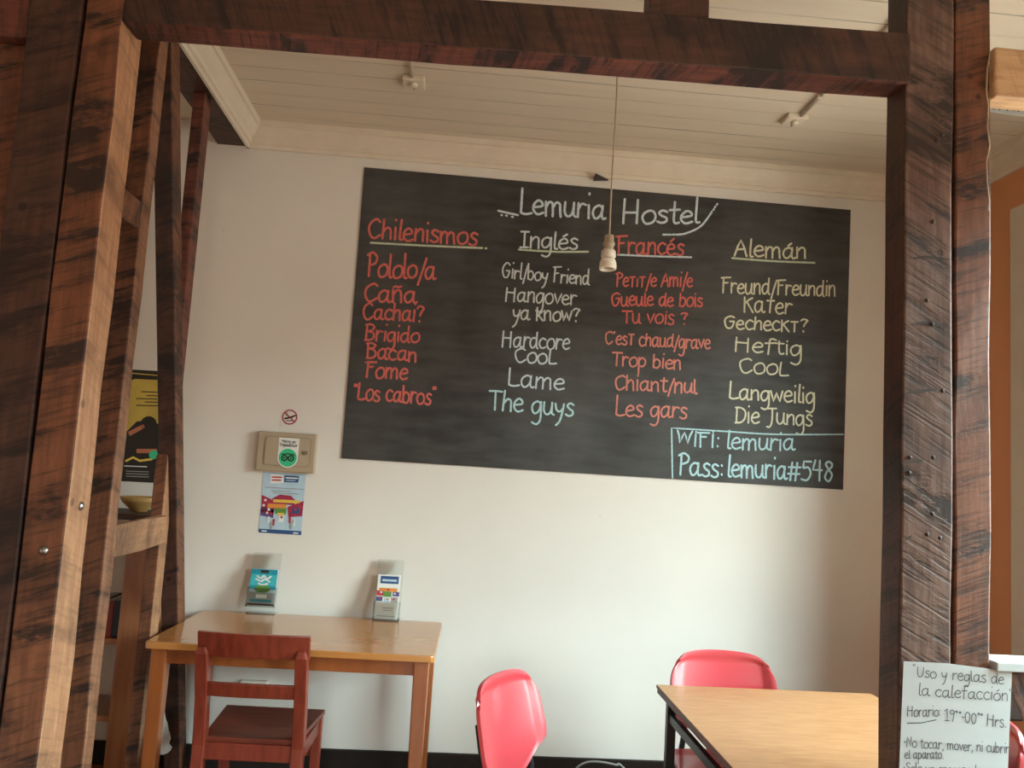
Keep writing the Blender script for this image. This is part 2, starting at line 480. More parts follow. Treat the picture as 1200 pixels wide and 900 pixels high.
def tag(o, label, cat=None, group=None):
    o['label'] = label
    if cat: o['category'] = cat
    if group: o['group'] = group
    return o
def struct(o):
    o['kind'] = 'structure'
    return o
def thing(name, label, cat, loc=(0, 0, 0), rz=0, group=None):
    o = bpy.data.objects.new(name, None)
    o.empty_display_size = .1
    col.objects.link(o)
    o.location = loc; o.rotation_euler = (0, 0, rz)
    return tag(o, label, cat, group)
def copy_tree(o, parent=None):
    c = o.copy()
    col.objects.link(c)
    if parent is not None: c.parent = parent
    for ch in [x for x in bpy.data.objects if x.parent == o]:
        copy_tree(ch, c)
    return c

def timber(name, label, cat, lo, hi, mats='timber', axis=2, faces=None, bevel=.006, wob=.003, seed=0, parent=None):
    """axis aligned rough sawn beam; its mesh runs along local Z so that the grain follows it"""
    lo, hi = Vector(lo), Vector(hi)
    c = (lo + hi) / 2; sz = hi - lo
    if axis == 2: loc, rot, s = c, (0, 0, 0), (sz.x, sz.y, sz.z)
    elif axis == 0: loc, rot, s = c, (0, math.pi / 2, 0), (sz.z, sz.y, sz.x)      # local z -> world x, local x -> world -z
    else: loc, rot, s = c, (-math.pi / 2, 0, 0), (sz.x, sz.z, sz.y)               # local z -> world y, local y -> world -z
    rnd = random.Random(seed + hash(label) % 1 + len(label))
    n = max(2, int(s[2] / .22))
    mb = MB()
    vs = []
    for i in range(n + 1):
        z = -s[2] / 2 + s[2] * i / n
        for a, b in ((-1, -1), (1, -1), (1, 1), (-1, 1)):
            vs.append((a * s[0] / 2 + rnd.uniform(-wob, wob), b * s[1] / 2 + rnd.uniform(-wob, wob), z))
    names = ['-y', '+x', '+y', '-x']
    mb.v = [tuple(v) for v in vs]
    for i in range(n):
        for k in range(4):
            mb.f.append((i * 4 + k, i * 4 + (k + 1) % 4, (i + 1) * 4 + (k + 1) % 4, (i + 1) * 4 + k))
            mb.m.append((faces or {}).get(names[k], 0))
    mb.f.append((3, 2, 1, 0)); mb.m.append(0)
    mb.f.append(tuple(n * 4 + k for k in range(4))); mb.m.append(0)
    o = mb.build(name, mats, parent, bevel, loc=loc, rot=rot)
    if parent is None: tag(o, label, cat)
    return o

# ------------------------------------------------------------------ the room
b = MB(); b.box((LEFT_X - .1, FRONT_Y - .1, -.1), (RIGHT_X + .1, .1, 0)); struct(b.build('floor', 'floor'))
b = MB(); b.box((LEFT_X - .1, FRONT_Y - .1, CEIL), (RIGHT_X + .1, .1, CEIL + .1)); struct(b.build('ceiling', 'ceiling'))
b = MB(); b.box((LEFT_X - .1, 0, 0), (RIGHT_X + .1, .12, CEIL)); struct(b.build('wall_back', 'wall'))
b = MB(); b.box((LEFT_X - .12, FRONT_Y, 0), (LEFT_X, 0, CEIL)); struct(b.build('wall_left', 'wall'))
def wall_with_holes(name, mats, u0, u1, holes, place, reveal):
    """wall along u with rectangular openings; reveals take the second material"""
    m = MB()
    u = u0
    for a0, a1, z0, z1 in sorted(holes):
        m.box(*place(u, a0, 0, CEIL), 0, {reveal[1]: 1})
        m.box(*place(a0, a1, 0, z0), 0, {'+z': 1})
        m.box(*place(a0, a1, z1, CEIL), 0, {'-z': 1})
        u = a1
    m.box(*place(u, u1, 0, CEIL), 0)
    o = m.build(name, mats)
    # the reveal at the far side of each opening is painted cream too
    for p in o.data.polygons:
        c = p.center
        for a0, a1, z0, z1 in holes:
            q = c.x if reveal[0] == 'x' else c.y
            if (abs(q - a0) < 1e-4 or abs(q - a1) < 1e-4): p.material_index = 1
    return struct(o)
wall_with_holes('wall_front', ['orange', 'cream'], LEFT_X, RIGHT_X, [WIN_FILL], lambda a0, a1, z0, z1: ((a0, FRONT_Y - .2, z0), (a1, FRONT_Y, z1)), ('x', '+x'))
wall_with_holes('wall_right', ['orange', 'cream'], FRONT_Y, 0.0, [WIN_A, WIN_B], lambda a0, a1, z0, z1: ((RIGHT_X, a0, z0), (RIGHT_X + WALL_T, a1, z1)), ('y', '+y'))
def window(name, a0, a1, z0, z1, place):
    m = MB()
    f = .05
    for b0, b1, c0, c1 in ((a0, a0 + f, z0, z1), (a1 - f, a1, z0, z1), (a0 + f, a1 - f, z0, z0 + f), (a0 + f, a1 - f, z1 - f, z1), ((a0 + a1) / 2 - f / 2, (a0 + a1) / 2 + f / 2, z0 + f, z1 - f), (a0 + f, (a0 + a1) / 2 - f / 2, z0 + (z1 - z0) * .66, z0 + (z1 - z0) * .66 + f * .7), ((a0 + a1) / 2 + f / 2, a1 - f, z0 + (z1 - z0) * .66, z0 + (z1 - z0) * .66 + f * .7)):
        m.box(*place(b0, b1, c0, c1, 0, .05))
    o = struct(m.build(name, 'cream'))
    m = MB(); m.box(*place(a0 + f, a1 - f, z0 + f, z1 - f, .02, .026))
    m.build('pane', 'pane', o)
window('window_1', *WIN_A, lambda b0, b1, c0, c1, d0, d1: ((RIGHT_X + WALL_T - .06 + d0, b0, c0), (RIGHT_X + WALL_T - .06 + d1, b1, c1)))
window('window_2', *WIN_B, lambda b0, b1, c0, c1, d0, d1: ((RIGHT_X + WALL_T - .06 + d0, b0, c0), (RIGHT_X + WALL_T - .06 + d1, b1, c1)))
window('fill_window', *WIN_FILL, lambda b0, b1, c0, c1, d0, d1: ((b0, FRONT_Y - .14 + d0, c0), (b1, FRONT_Y - .14 + d1, c1)))  # opening added for fill light, never in view
b = MB(); b.box((LEFT_X, -.018, 0), (RIGHT_X, 0, .190)); struct(b.build('baseboard_back', 'baseboard', bevel=.004))
b = MB(); b.box((RIGHT_X - .018, FRONT_Y, 0), (RIGHT_X, -.018, .19)); struct(b.build('baseboard_right', 'baseboard', bevel=.004))
# crown moulding profile (distance from wall, height), swept along the back wall and along the top plate
PROF = [(0, 2.872), (.012, 2.872), (.014, 2.890), (.022, 2.893), (.024, 2.915), (.036, 2.928), (.050, 2.948), (.054, 2.962), (.064, 2.965), (.066, CEIL), (0, CEIL)]
PLATE_X = -1.057
def moulding(name, place, a0, a1):
    m = MB(); k = len(PROF)
    vs = [place(d, z, a) for a in (a0, a1) for d, z in PROF]
    m.add(vs, [(i, (i + 1) % k, (i + 1) % k + k, i + k) for i in range(k)] + [tuple(range(k))[::-1], tuple(range(k, 2 * k))])
    return struct(m.build(name, 'trim'))
moulding('trim_1', lambda d, z, a: (a, -d, z), PLATE_X, RIGHT_X)
moulding('trim_2', lambda d, z, a: (PLATE_X + d, a, z), FRONT_Y, 0)
moulding('trim_3', lambda d, z, a: (RIGHT_X - d, a, z), FRONT_Y, 0)
# cream panel flat against the orange wall beside the tall window
DY1, DY0, DZ0, DT = -.495, -.985, .74, 2.70
m = MB()
m.box((RIGHT_X - .024, DY0, DZ0), (RIGHT_X - .0005, DY1, DT))
for c0, c1 in ((DZ0 + .10, DZ0 + .60), (DZ0 + .70, DZ0 + 1.20), (DZ0 + 1.30, DT - .12)):
    m.box((RIGHT_X - .031, DY0 + .08, c0), (RIGHT_X - .024, DY1 - .08, c1))
shut = m.build('painted_panel', 'cream', bevel=.012)
tag(shut, 'tall cream painted panel flat against the orange wall at the right edge', 'panel')

# ------------------------------------------------------------------ the timber frame
FY = -3.75 + 2.06          # front faces of the portal
BT = .10                   # thickness of the portal timbers
FB = FY + BT
def px_x(px, py, y=FY): return onY(px, py, y).x
def px_z(px, py, y=FY): return onY(px, py, y).z
# right pair of posts
rx0, rx1, rx2 = px_x(1058, 400), px_x(1118, 400), px_x(1163, 400)
post_r = timber('timber_post', 'greyed scored timber post at the right, left one of the pair, under the beam end', 'post', (rx0, FY, 0), (rx1 - .004, FB, CEIL), ['timber_grey', 'timber_dark'], faces={'-x': 1}, seed=1)  # left face in darker timber: its shade is put into the colour
timber('timber_post', 'narrower brown timber post joined to the right side of the greyed post', 'post', (rx1 + .004, FY + .004, 0), (rx2, FB, CEIL), 'timber', seed=2)
# left pair
lx0, lx1, lx2 = px_x(113, 300), px_x(63, 300), px_x(0, 300) - .02
LB = FY + .125
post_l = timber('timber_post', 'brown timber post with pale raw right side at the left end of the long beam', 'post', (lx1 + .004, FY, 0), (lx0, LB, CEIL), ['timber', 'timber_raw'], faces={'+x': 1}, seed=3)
timber('timber_post', 'very dark timber post at the left edge, beside the brown post with the bolt', 'post', (px_x(22, 105), FY + .003, 0), (lx1 - .004, LB, CEIL), 'timber_dark', seed=4)
# far left: another post and a lintel, mostly out of frame
timber('timber_post', 'reddish timber post in the top left corner, under the short lintel', 'post', (px_x(22, 105) - .10, FY + .05, 0), (px_x(22, 105) - .004, LB, px_z(15, 40)), 'timber', seed=5)
timber('timber_lintel', 'short dark timber lintel in the top left corner, left of the dark post', 'lintel', (px_x(22, 105) - .6, FY + .01, px_z(15, 40)), (px_x(22, 105) - .004, LB, px_z(15, 40) + .16), 'timber_red', axis=0, seed=6)
# long beam between the pairs (slightly skewed: its left end is nearer)
bz_r0, bz_r1 = px_z(1068, 98), px_z(1068, 41)
bz_l0 = px_z(150, 27)
blen = rx0 + .012 - lx0
m = MB()
n = 10
rnd = random.Random(4)
bz0 = (bz_r0 + bz_l0) / 2
hgt = bz_r1 - bz_r0
tilt = math.atan2(bz_r0 - bz_l0, blen)
vs = []
for i in range(n + 1):
    z = -blen / 2 + blen * i / n
    for a_, b_ in ((-1, -1), (1, -1), (1, 1), (-1, 1)):
        vs.append((a_ * hgt / 2 + rnd.uniform(-.002, .002), b_ * BT / 2 + rnd.uniform(-.002, .002), z))
m.v = [tuple(v) for v in vs]
for i in range(n):
    for k in range(4):
        m.f.append((i * 4 + k, i * 4 + (k + 1) % 4, (i + 1) * 4 + (k + 1) % 4, (i + 1) * 4 + k)); m.m.append(1 if k == 1 else 0)
m.f.append((3, 2, 1, 0)); m.m.append(0); m.f.append(tuple(n * 4 + k for k in range(4))); m.m.append(0)
beam = m.build('timber_beam', ['timber_dark', 'timber_red'], bevel=.006, loc=((lx0 + rx0 + .012) / 2, FY + BT / 2 - .006, bz0 + hgt / 2), rot=(0, math.pi / 2 - tilt, 0))  # redder underside: warm bounce from the floor put into its colour
tag(beam, 'long dark timber beam spanning the opening with its sawn underside reddened like floor bounce', 'beam')
# short stub from beam to ceiling
timber('timber_stub', 'short timber block standing on the long beam against the ceiling', 'stub', (px_x(762, 10), FY + .004, px_z(796, 24) - .004), (px_x(831, 12), FB - .004, CEIL), ['timber_dark', 'timber'], faces={'+x': 1}, seed=8)
# right side rails
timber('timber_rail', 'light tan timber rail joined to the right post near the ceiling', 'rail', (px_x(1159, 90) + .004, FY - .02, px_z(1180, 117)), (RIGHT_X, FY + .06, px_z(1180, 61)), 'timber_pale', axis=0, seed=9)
timber('timber_rail', 'reddish brown timber rail behind the handwritten notice, low beside the right post', 'rail', (rx2 + .004, FY + .01, px_z(1192, 847)), (RIGHT_X, FY + .08, px_z(1192, 788)), 'timber', axis=0, seed=10)
m = MB(); zl = px_z(1192, 787)
m.box((rx2 + .004, FY - .012, zl), (RIGHT_X - .02, FY + .085, zl + .024))
tag(m.build('ledge_board', 'paper', bevel=.003), 'white painted ledge board lying on the low rail right of the post', 'ledge')
# left frame running back to the wall, right faces in the plane x = PLATE_X
FXL = PLATE_X - .072
DA = -3.75
timber('top_plate', 'dark timber plate under the ceiling running from the beam back to the wall', 'beam', (PLATE_X - .135, LB + .005, 2.882), (PLATE_X, -.001, CEIL), 'timber_dark', axis=1, seed=11)
timber('timber_sill', 'timber sill on the floor under the left frame', 'sill', (PLATE_X - .12, LB + .005, 0), (PLATE_X, -.02, .10), 'timber', axis=1, seed=12)
ay0, ay1 = onX(137, 520, PLATE_X).y, onX(148, 520, PLATE_X).y
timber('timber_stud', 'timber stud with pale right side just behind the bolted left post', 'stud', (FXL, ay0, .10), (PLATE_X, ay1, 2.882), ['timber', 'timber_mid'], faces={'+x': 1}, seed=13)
by0 = onX(207, 520, PLATE_X).y; by1 = by0 + .085
# diagonal brace
da = onX(211.5, 110, PLATE_X); db = onX(219, 717, PLATE_X)
dirv = (db - da).normalized()
top = da + dirv * ((2.882 - da.z) / dirv.z)
bot = da + dirv * ((.12 - da.z) / dirv.z)
bot.y = min(bot.y, -.03)
ang = math.atan2(bot.y - top.y, top.z - bot.z)
DW = .085
def brace_y(z): return top.y + (bot.y - top.y) * (top.z - z) / (top.z - bot.z)   # back edge of the brace
L_ = (top - bot).length
mb = MB()
hw = DW / math.cos(ang)
zt, zb = 2.882, .10
def slab(x0, x1, ptsyz):
    q = MB()
    q.add([(x0, y, z) for y, z in ptsyz] + [(x1, y, z) for y, z in ptsyz], [(0, 1, 2, 3), (7, 6, 5, 4), (0, 4, 5, 1), (1, 5, 6, 2), (2, 6, 7, 3), (3, 7, 4, 0)], 0)
    return q
ctr = Vector(((FXL + PLATE_X) / 2, (top.y + bot.y) / 2, (zt + zb) / 2))
q = slab(FXL - ctr.x + .006, PLATE_X - ctr.x + .001, [(y - ctr.y, z - ctr.z) for y, z in ((brace_y(zt) - hw, zt), (brace_y(zt), zt), (min(brace_y(zb), -.022), zb), (brace_y(zb) - hw, zb))])
q.m = [0, 1, 0, 0, 0, 0]
br = q.build('timber_brace', ['timber_dark', 'timber'], bevel=.005, loc=ctr)
tag(br, 'dark diagonal timber brace in the left frame, leaning down towards the wall', 'brace')
# stud cut by the brace: lower and upper length
zc = brace_y(0)
def z_at(y): return top.z - (y - top.y) / (bot.y - top.y) * (top.z - bot.z)
def cut_stud(name, label, ptsyz, mats, seed):
    cz = sum(z for y, z in ptsyz) / 4; cy = sum(y for y, z in ptsyz) / 4
    q = slab(FXL - (FXL + PLATE_X) / 2, (PLATE_X - FXL) / 2 - .026, [(y - cy, z - cz) for y, z in ptsyz])
    q.m = [0, 1, 0, 0, 0, 0]
    o = q.build(name, mats, bevel=.004, loc=((FXL + PLATE_X) / 2, cy, cz))
    tag(o, label, 'stud')
    return o
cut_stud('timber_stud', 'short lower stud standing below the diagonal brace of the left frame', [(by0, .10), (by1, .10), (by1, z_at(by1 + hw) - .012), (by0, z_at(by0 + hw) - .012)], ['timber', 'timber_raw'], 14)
cut_stud('timber_stud', 'reddish upper stud hanging from the top plate above the diagonal brace', [(by0, z_at(by0) + .002), (by1, z_at(by1) + .002), (by1, 2.882), (by0, 2.882)], ['timber_red', 'timber_red'], 15)
# noggings
za, zb_ = onX(168, 610, PLATE_X).z, onX(168, 645, PLATE_X).z
timber('timber_rail', 'pale timber rail joining the two studs of the left frame at desk-chair height', 'rail', (PLATE_X - .045, ay1 + .002, zb_), (PLATE_X - .003, by0 - .002, za), 'timber_raw', axis=1, seed=17)
za, zb_ = onX(166, 236, PLATE_X).z, onX(160, 266, PLATE_X).z
timber('timber_nogging', 'small reddish timber block high between the bolted post and its next stud', 'nogging', (PLATE_X - .06, LB + .003, zb_), (PLATE_X - .003, ay0 - .002, za), 'timber', axis=1, seed=18)
# bolts and nails
def bolt(name, parent, p, nrm, r, mat='steel', lab=None):
    m = MB(); m.lathe([(r, 0), (r, r * .25), (r * .75, r * .55), (r * .3, r * .75)], n=10)
    o = m.build(name, mat, smooth=True)
    o.rotation_euler = (math.pi / 2, 0, 0) if nrm == 'y' else (0, math.pi / 2, 0)
    o.location = p
    o.parent = parent
    o.matrix_parent_inverse = Matrix.Translation(parent.location).inverted()
    if lab: o['label'] = lab
bolt('bolt', post_l, onY(52, 645, FY) + Vector((0, -.001, 0)), 'y', .011, lab='steel bolt head')
bolt('bolt', post_l, onX(94, 593, lx0) + Vector((.001, 0, 0)), 'x', .011, lab='steel bolt head')
for px, py in ((1098, 165), (1104, 158), (1093, 260), (1086, 352), (1092, 380), (1104, 458), (1066, 536), (1093, 536), (1065, 554), (1092, 602), (1086, 626), (1101, 630)):
    bolt('nail', post_r, onY(px, py, FY) + Vector((0, -.0005, 0)), 'y', .006, 'dark')
# scars on the greyed post: shallow dark gouges, one mesh per gouge
def scar(pts, w=.006, y=FY, parent=None):
    P = [onY(a_, b_, y - .0012) for a_, b_ in pts]
    m = MB()
    up = [p + Vector((0, 0, w * k)) for p, k in zip(P, (.15, 1, .8, .1))]
    dn = [p - Vector((0, 0, w * k)) for p, k in zip(P, (.15, .5, .4, .1))]
    m.add(up + dn, [(i, i + 1, i + 5, i + 4) for i in range(3)])
    o = m.build('saw_gouge', 'dark', parent)
    o.matrix_parent_inverse = Matrix.Translation(parent.location).inverted()
for pts in (((1066, 303), (1084, 302), (1100, 303), (1115, 304)), ((1066, 380), (1084, 379), (1100, 381), (1114, 384)), ((1060, 461), (1078, 459), (1095, 457), (1108, 456)),
            ((1056, 543), (1075, 541), (1092, 540), (1108, 541)), ((1058, 634), (1072, 627), (1086, 620), (1098, 615))):
    scar(pts, parent=post_r)

# pale string down the right post
P = [onY(x, y, FY - .012) for x, y in ((1160, 64), (1157, 80), (1156, 105), (1158, 125), (1157, 150), (1160, 170), (1156, 190), (1157, 215), (1159, 235), (1158, 246))]
m = MB(); m.tube(P, .0022, 6)
tag(m.build('string', 'cord', smooth=True), 'thin pale string hanging down the right edge of the right post', 'string')
# sheet with black strokes behind the tan rail
sy = FY + .14
c4 = [onY(x, y, sy) for x, y in ((1160, 112), (1230, 118), (1230, 140), (1160, 131))]
m = MB(); m.poly(c4, (0, 1, 0), .001, 0)
for (a0, b0, a1, b1) in ((1168, 121, 1164, 128), (1176, 121, 1171, 129), (1184, 121, 1180, 130), (1192, 122, 1188, 130), (1186, 127, 1198, 128), (1197, 121, 1193, 131)):
    p, q_ = onY(a0, b0, sy - .001), onY(a1, b1, sy - .001)
    w = Vector((.0022, 0, 0))
    m.add([p - w, p + w, q_ + w, q_ - w], [(0, 1, 2, 3)], 1)
tag(m.build('paper_sheet', ['paper', 'ink']), 'white sheet with black pen strokes hanging below the tan rail at the right', 'paper')

# ------------------------------------------------------------------ hand lettering
def cr(pts, k=6):
    """smooth curve through points; a repeated point makes a corner"""
    out = []
    seg = []
    segs = []
    for p in pts:
        if seg and p == seg[-1]:
            segs.append(seg); seg = [p]
        else:
            seg.append(p)
    segs.append(seg)
    for s in segs:
        if len(s) == 1: continue
        if len(s) == 2:
            for i in range(3):
                u = i / 2
                out.append((s[0][0] * (1 - u) + s[1][0] * u, s[0][1] * (1 - u) + s[1][1] * u))
            continue
        q = [s[0]] + s + [s[-1]]
        for i in range(1, len(q) - 2):
            p0, p1, p2, p3 = q[i - 1], q[i], q[i + 1], q[i + 2]
            for j in range(k):
                u = j / k
                out.append(tuple(.5 * (2 * p1[d] + (p2[d] - p0[d]) * u + (2 * p0[d] - 5 * p1[d] + 4 * p2[d] - p3[d]) * u * u + (3 * p1[d] - p0[d] - 3 * p2[d] + p3[d]) * u ** 3) for d in (0, 1)))
        out.append(s[-1])
    return out
O = [(.45, 1), (.15, .8), (.05, .45), (.2, .06), (.45, 0), (.72, .18), (.8, .55), (.68, .9), (.45, 1)]
def bowl(dx=0): return [(x + dx, y) for x, y in ((.68, .85), (.45, 1.0), (.14, .78), (.06, .4), (.2, .05), (.42, .06), (.62, .35), (.7, .8))]
G = {
 'a': (.98, [bowl(), [(.7, .98), (.68, .3), (.78, .02), (.95, .08)]]),
 'b': (.85, [[(.1, 1.85), (.1, .05)], [(.1, .65), (.35, .98), (.68, .78), (.7, .3), (.45, 0), (.1, .1)]]),
 'c': (.78, [[(.68, .85), (.4, 1.0), (.1, .7), (.08, .3), (.35, 0), (.7, .14)]]),
 'd': (.92, [bowl(), [(.74, 1.8), (.7, .5), (.74, .05), (.86, 0)]]),
 'e': (.82, [[(.1, .5), (.65, .62), (.62, .9), (.38, 1.0), (.12, .72), (.08, .3), (.35, 0), (.74, .14)]]),
 'f': (.72, [[(.72, 1.65), (.5, 1.85), (.32, 1.6), (.3, .8), (.28, -.1)], [(.02, .92), (.62, 1.0)]]),
 'g': (.88, [bowl(), [(.72, .98), (.74, .2), (.7, -.5), (.45, -.85), (.1, -.72)]]),
 'h': (.85, [[(.1, 1.8), (.08, 0)], [(.1, .6), (.38, .98), (.62, .85), (.66, .4), (.68, 0)]]),
 'i': (.36, [[(.16, 1.0), (.16, 0)], [(.18, 1.72), (.19, 1.8)]]),
 'ı': (.40, [[(.18, .88), (.18, 0)]]),
 'k': (.78, [[(.12, 1.7), (.1, 0)], [(.65, 1.0), (.12, .45)], [(.25, .58), (.7, 0)]]),
 'l': (.36, [[(.14, 1.85), (.12, .3), (.2, .02), (.34, .04)]]),
 'm': (1.28, [[(.08, 1.0), (.1, 0)], [(.1, .6), (.3, .98), (.52, .9), (.56, .4), (.56, 0)], [(.56, .6), (.78, .98), (1.02, .88), (1.06, .4), (1.1, 0)]]),
 'n': (.85, [[(.08, 1.0), (.1, 0)], [(.1, .6), (.36, .98), (.62, .88), (.66, .4), (.68, 0)]]),
 'o': (.88, [O]),
 'p': (.85, [[(.1, 1.0), (.08, -.8)], [(.1, .65), (.35, .98), (.68, .78), (.7, .35), (.45, .02), (.1, .12)]]),
 'r': (.68, [[(.1, 1.0), (.1, 0)], [(.1, .55), (.32, .95), (.62, .9)]]),
 's': (.72, [[(.6, .88), (.35, 1.0), (.14, .8), (.3, .56), (.56, .38), (.56, .1), (.3, -.02), (.05, .1)]]),
 't': (.62, [[(.3, 1.6), (.28, .3), (.4, .02), (.58, .08)], [(.02, 1.08), (.6, 1.1)]]),
 'u': (.88, [[(.08, 1.0), (.08, .3), (.28, .0), (.55, .15), (.66, .6)], [(.68, 1.0), (.68, .2), (.84, 0)]]),
 'v': (.76, [[(.04, 1.0), (.34, 0), (.34, 0), (.7, 1.05)]]),
 'w': (1.1, [[(.04, 1.0), (.26, 0), (.26, 0), (.52, .85), (.52, .85), (.78, 0), (.78, 0), (1.04, 1.02)]]),
 'y': (.8, [[(.06, 1.0), (.15, .5), (.4, .35), (.62, .6)], [(.7, 1.0), (.58, .2), (.4, -.5), (.15, -.82)]]),
 'A': (1.05, [[(.04, 0), (.5, 1.8), (.5, 1.8), (.92, 0)], [(.2, .62), (.8, .68)]]),
 'B': (.98, [[(.12, 1.75), (.12, 0)], [(.0, 1.7), (.45, 1.8), (.78, 1.5), (.6, 1.1), (.2, .95), (.2, .95), (.66, .85), (.84, .45), (.6, .08), (.05, 0)]]),
 'C': (1.0, [[(.85, 1.5), (.6, 1.78), (.2, 1.4), (.05, .8), (.2, .2), (.5, 0), (.9, .3)]]),
 'D': (1.05, [[(.14, 1.75), (.14, 0)], [(.02, 1.72), (.5, 1.7), (.86, 1.3), (.9, .6), (.6, .1), (.05, 0)]]),
 'F': (.95, [[(.22, 1.75), (.2, 0)], [(.0, 1.68), (.5, 1.76), (.92, 1.8)], [(.22, .95), (.66, 1.0)]]),
 'G': (1.1, [[(.88, 1.55), (.55, 1.8), (.15, 1.35), (.06, .7), (.3, .08), (.68, .1), (.86, .6), (.9, .82), (.9, .82), (.52, .8)]]),
 'H': (1.1, [[(.12, 1.8), (.06, 0)], [(.88, 1.75), (.84, 0)], [(.08, .9), (.86, .88)]]),
 'I': (.7, [[(.34, 1.75), (.32, 0)], [(.06, 1.75), (.64, 1.75)], [(.04, 0), (.62, .02)]]),
 'İ': (.42, [[(.2, 1.3), (.2, 0)], [(.2, 1.7), (.21, 1.8)]]),
 'J': (.9, [[(.1, 1.72), (.85, 1.76)], [(.5, 1.75), (.52, .3), (.35, -.3), (.1, -.32)]]),
 'K': (.95, [[(.14, 1.8), (.1, 0)], [(.82, 1.75), (.14, .85)], [(.3, 1.0), (.85, 0)]]),
 'L': (.85, [[(.14, 1.8), (.08, .1), (.08, .1), (.4, .02), (.8, .12)]]),
 'N': (1.05, [[(.1, 0), (.12, 1.75), (.12, 1.75), (.8, .05), (.8, .05), (.85, 1.8)]]),
 'P': (.92, [[(.2, 1.75), (.22, 0)], [(.0, 1.6), (.4, 1.82), (.78, 1.5), (.7, 1.05), (.22, .85)]]),
 'S': (.9, [[(.78, 1.55), (.45, 1.8), (.15, 1.45), (.35, 1.0), (.72, .7), (.72, .2), (.4, -.02), (.06, .2)]]),
 'T': (.95, [[(.46, 1.74), (.44, 0)], [(.0, 1.7), (.5, 1.74), (.94, 1.72)]]),
 'U': (1.0, [[(.1, 1.75), (.1, .5), (.35, 0), (.7, .2), (.82, .9), (.84, 1.75)]]),
 'W': (1.3, [[(.04, 1.7), (.3, .2), (.3, .2), (.6, 1.4), (.6, 1.4), (.9, .2), (.9, .2), (1.2, 1.75)]]),
 'τ': (.86, [[(.42, 1.2), (.40, 0)], [(.10, 1.18), (.72, 1.22)]]),
 'κ': (.85, [[(.12, 1.25), (.1, 0)], [(.72, 1.2), (.14, .6)], [(.26, .7), (.75, 0)]]),
 'ʟ': (.72, [[(.12, 1.7), (.1, .2), (.3, 0), (.7, .06)]]),
 '/': (.6, [[(.6, 1.7), (.1, -.5)]]),
 '?': (.8, [[(.08, 1.4), (.3, 1.75), (.68, 1.5), (.5, 1.0), (.36, .6)], [(.35, .1), (.36, .02)]]),
 "'": (.3, [[(.16, 1.8), (.12, 1.45)]]),
 '"': (.5, [[(.12, 1.8), (.1, 1.5)], [(.34, 1.8), (.32, 1.5)]]),
 ':': (.4, [[(.18, .9), (.2, .84)], [(.17, .2), (.19, .14)]]),
 ',': (.35, [[(.18, .12), (.1, -.28)]]),
 '.': (.35, [[(.15, .08), (.18, .02)]]),
 '•': (.45, [[(.15, .7), (.25, .68)], [(.15, .76), (.25, .76)]]),
 '-': (.5, [[(.05, .7), (.42, .7)]]),
 '°': (.45, [[(.22, 1.7), (.08, 1.55), (.2, 1.38), (.34, 1.52), (.22, 1.7)]]),
 '#': (1.2, [[(.35, 1.5), (.25, 0)], [(.8, 1.5), (.7, 0)], [(.05, 1.0), (1.1, 1.05)], [(.02, .5), (1.05, .52)]]),
 '5': (1.0, [[(.85, 1.75), (.2, 1.72), (.2, 1.72), (.16, 1.0), (.16, 1.0), (.6, 1.1), (.85, .6), (.55, .05), (.05, .1)]]),
 '4': (1.0, [[(.3, 1.7), (.08, .8), (.08, .8), (.88, .8)], [(.7, 1.7), (.66, 0)]]),
 '8': (.95, [[(.7, 1.55), (.4, 1.78), (.14, 1.5), (.4, 1.0), (.74, .55), (.5, .02), (.14, .3), (.3, .8), (.66, 1.2), (.7, 1.55)]]),
 '1': (.6, [[(.05, 1.3), (.36, 1.75), (.36, 1.75), (.34, 0)], [(.05, 0), (.62, .02)]]),
 '9': (.85, [[(.68, 1.5), (.4, 1.75), (.12, 1.4), (.3, 1.0), (.62, 1.15), (.7, 1.5), (.62, .6), (.5, 0)]]),
 '0': (.85, [[(.42, 1.75), (.12, 1.3), (.1, .5), (.38, 0), (.68, .45), (.68, 1.3), (.42, 1.75)]]),
 ' ': (.55, []),
}
def deriv(base, extra):
    w, s = G[base]
    return (w, list(s) + extra)
G['ñ'] = deriv('n', [[(.1, 1.3), (.28, 1.42), (.45, 1.32), (.66, 1.42)]])
G['é'] = deriv('e', [[(.35, 1.3), (.62, 1.6)]])
G['á'] = deriv('a', [[(.4, 1.3), (.62, 1.65)]])
G['ó'] = deriv('o', [[(.4, 1.3), (.66, 1.6)]])

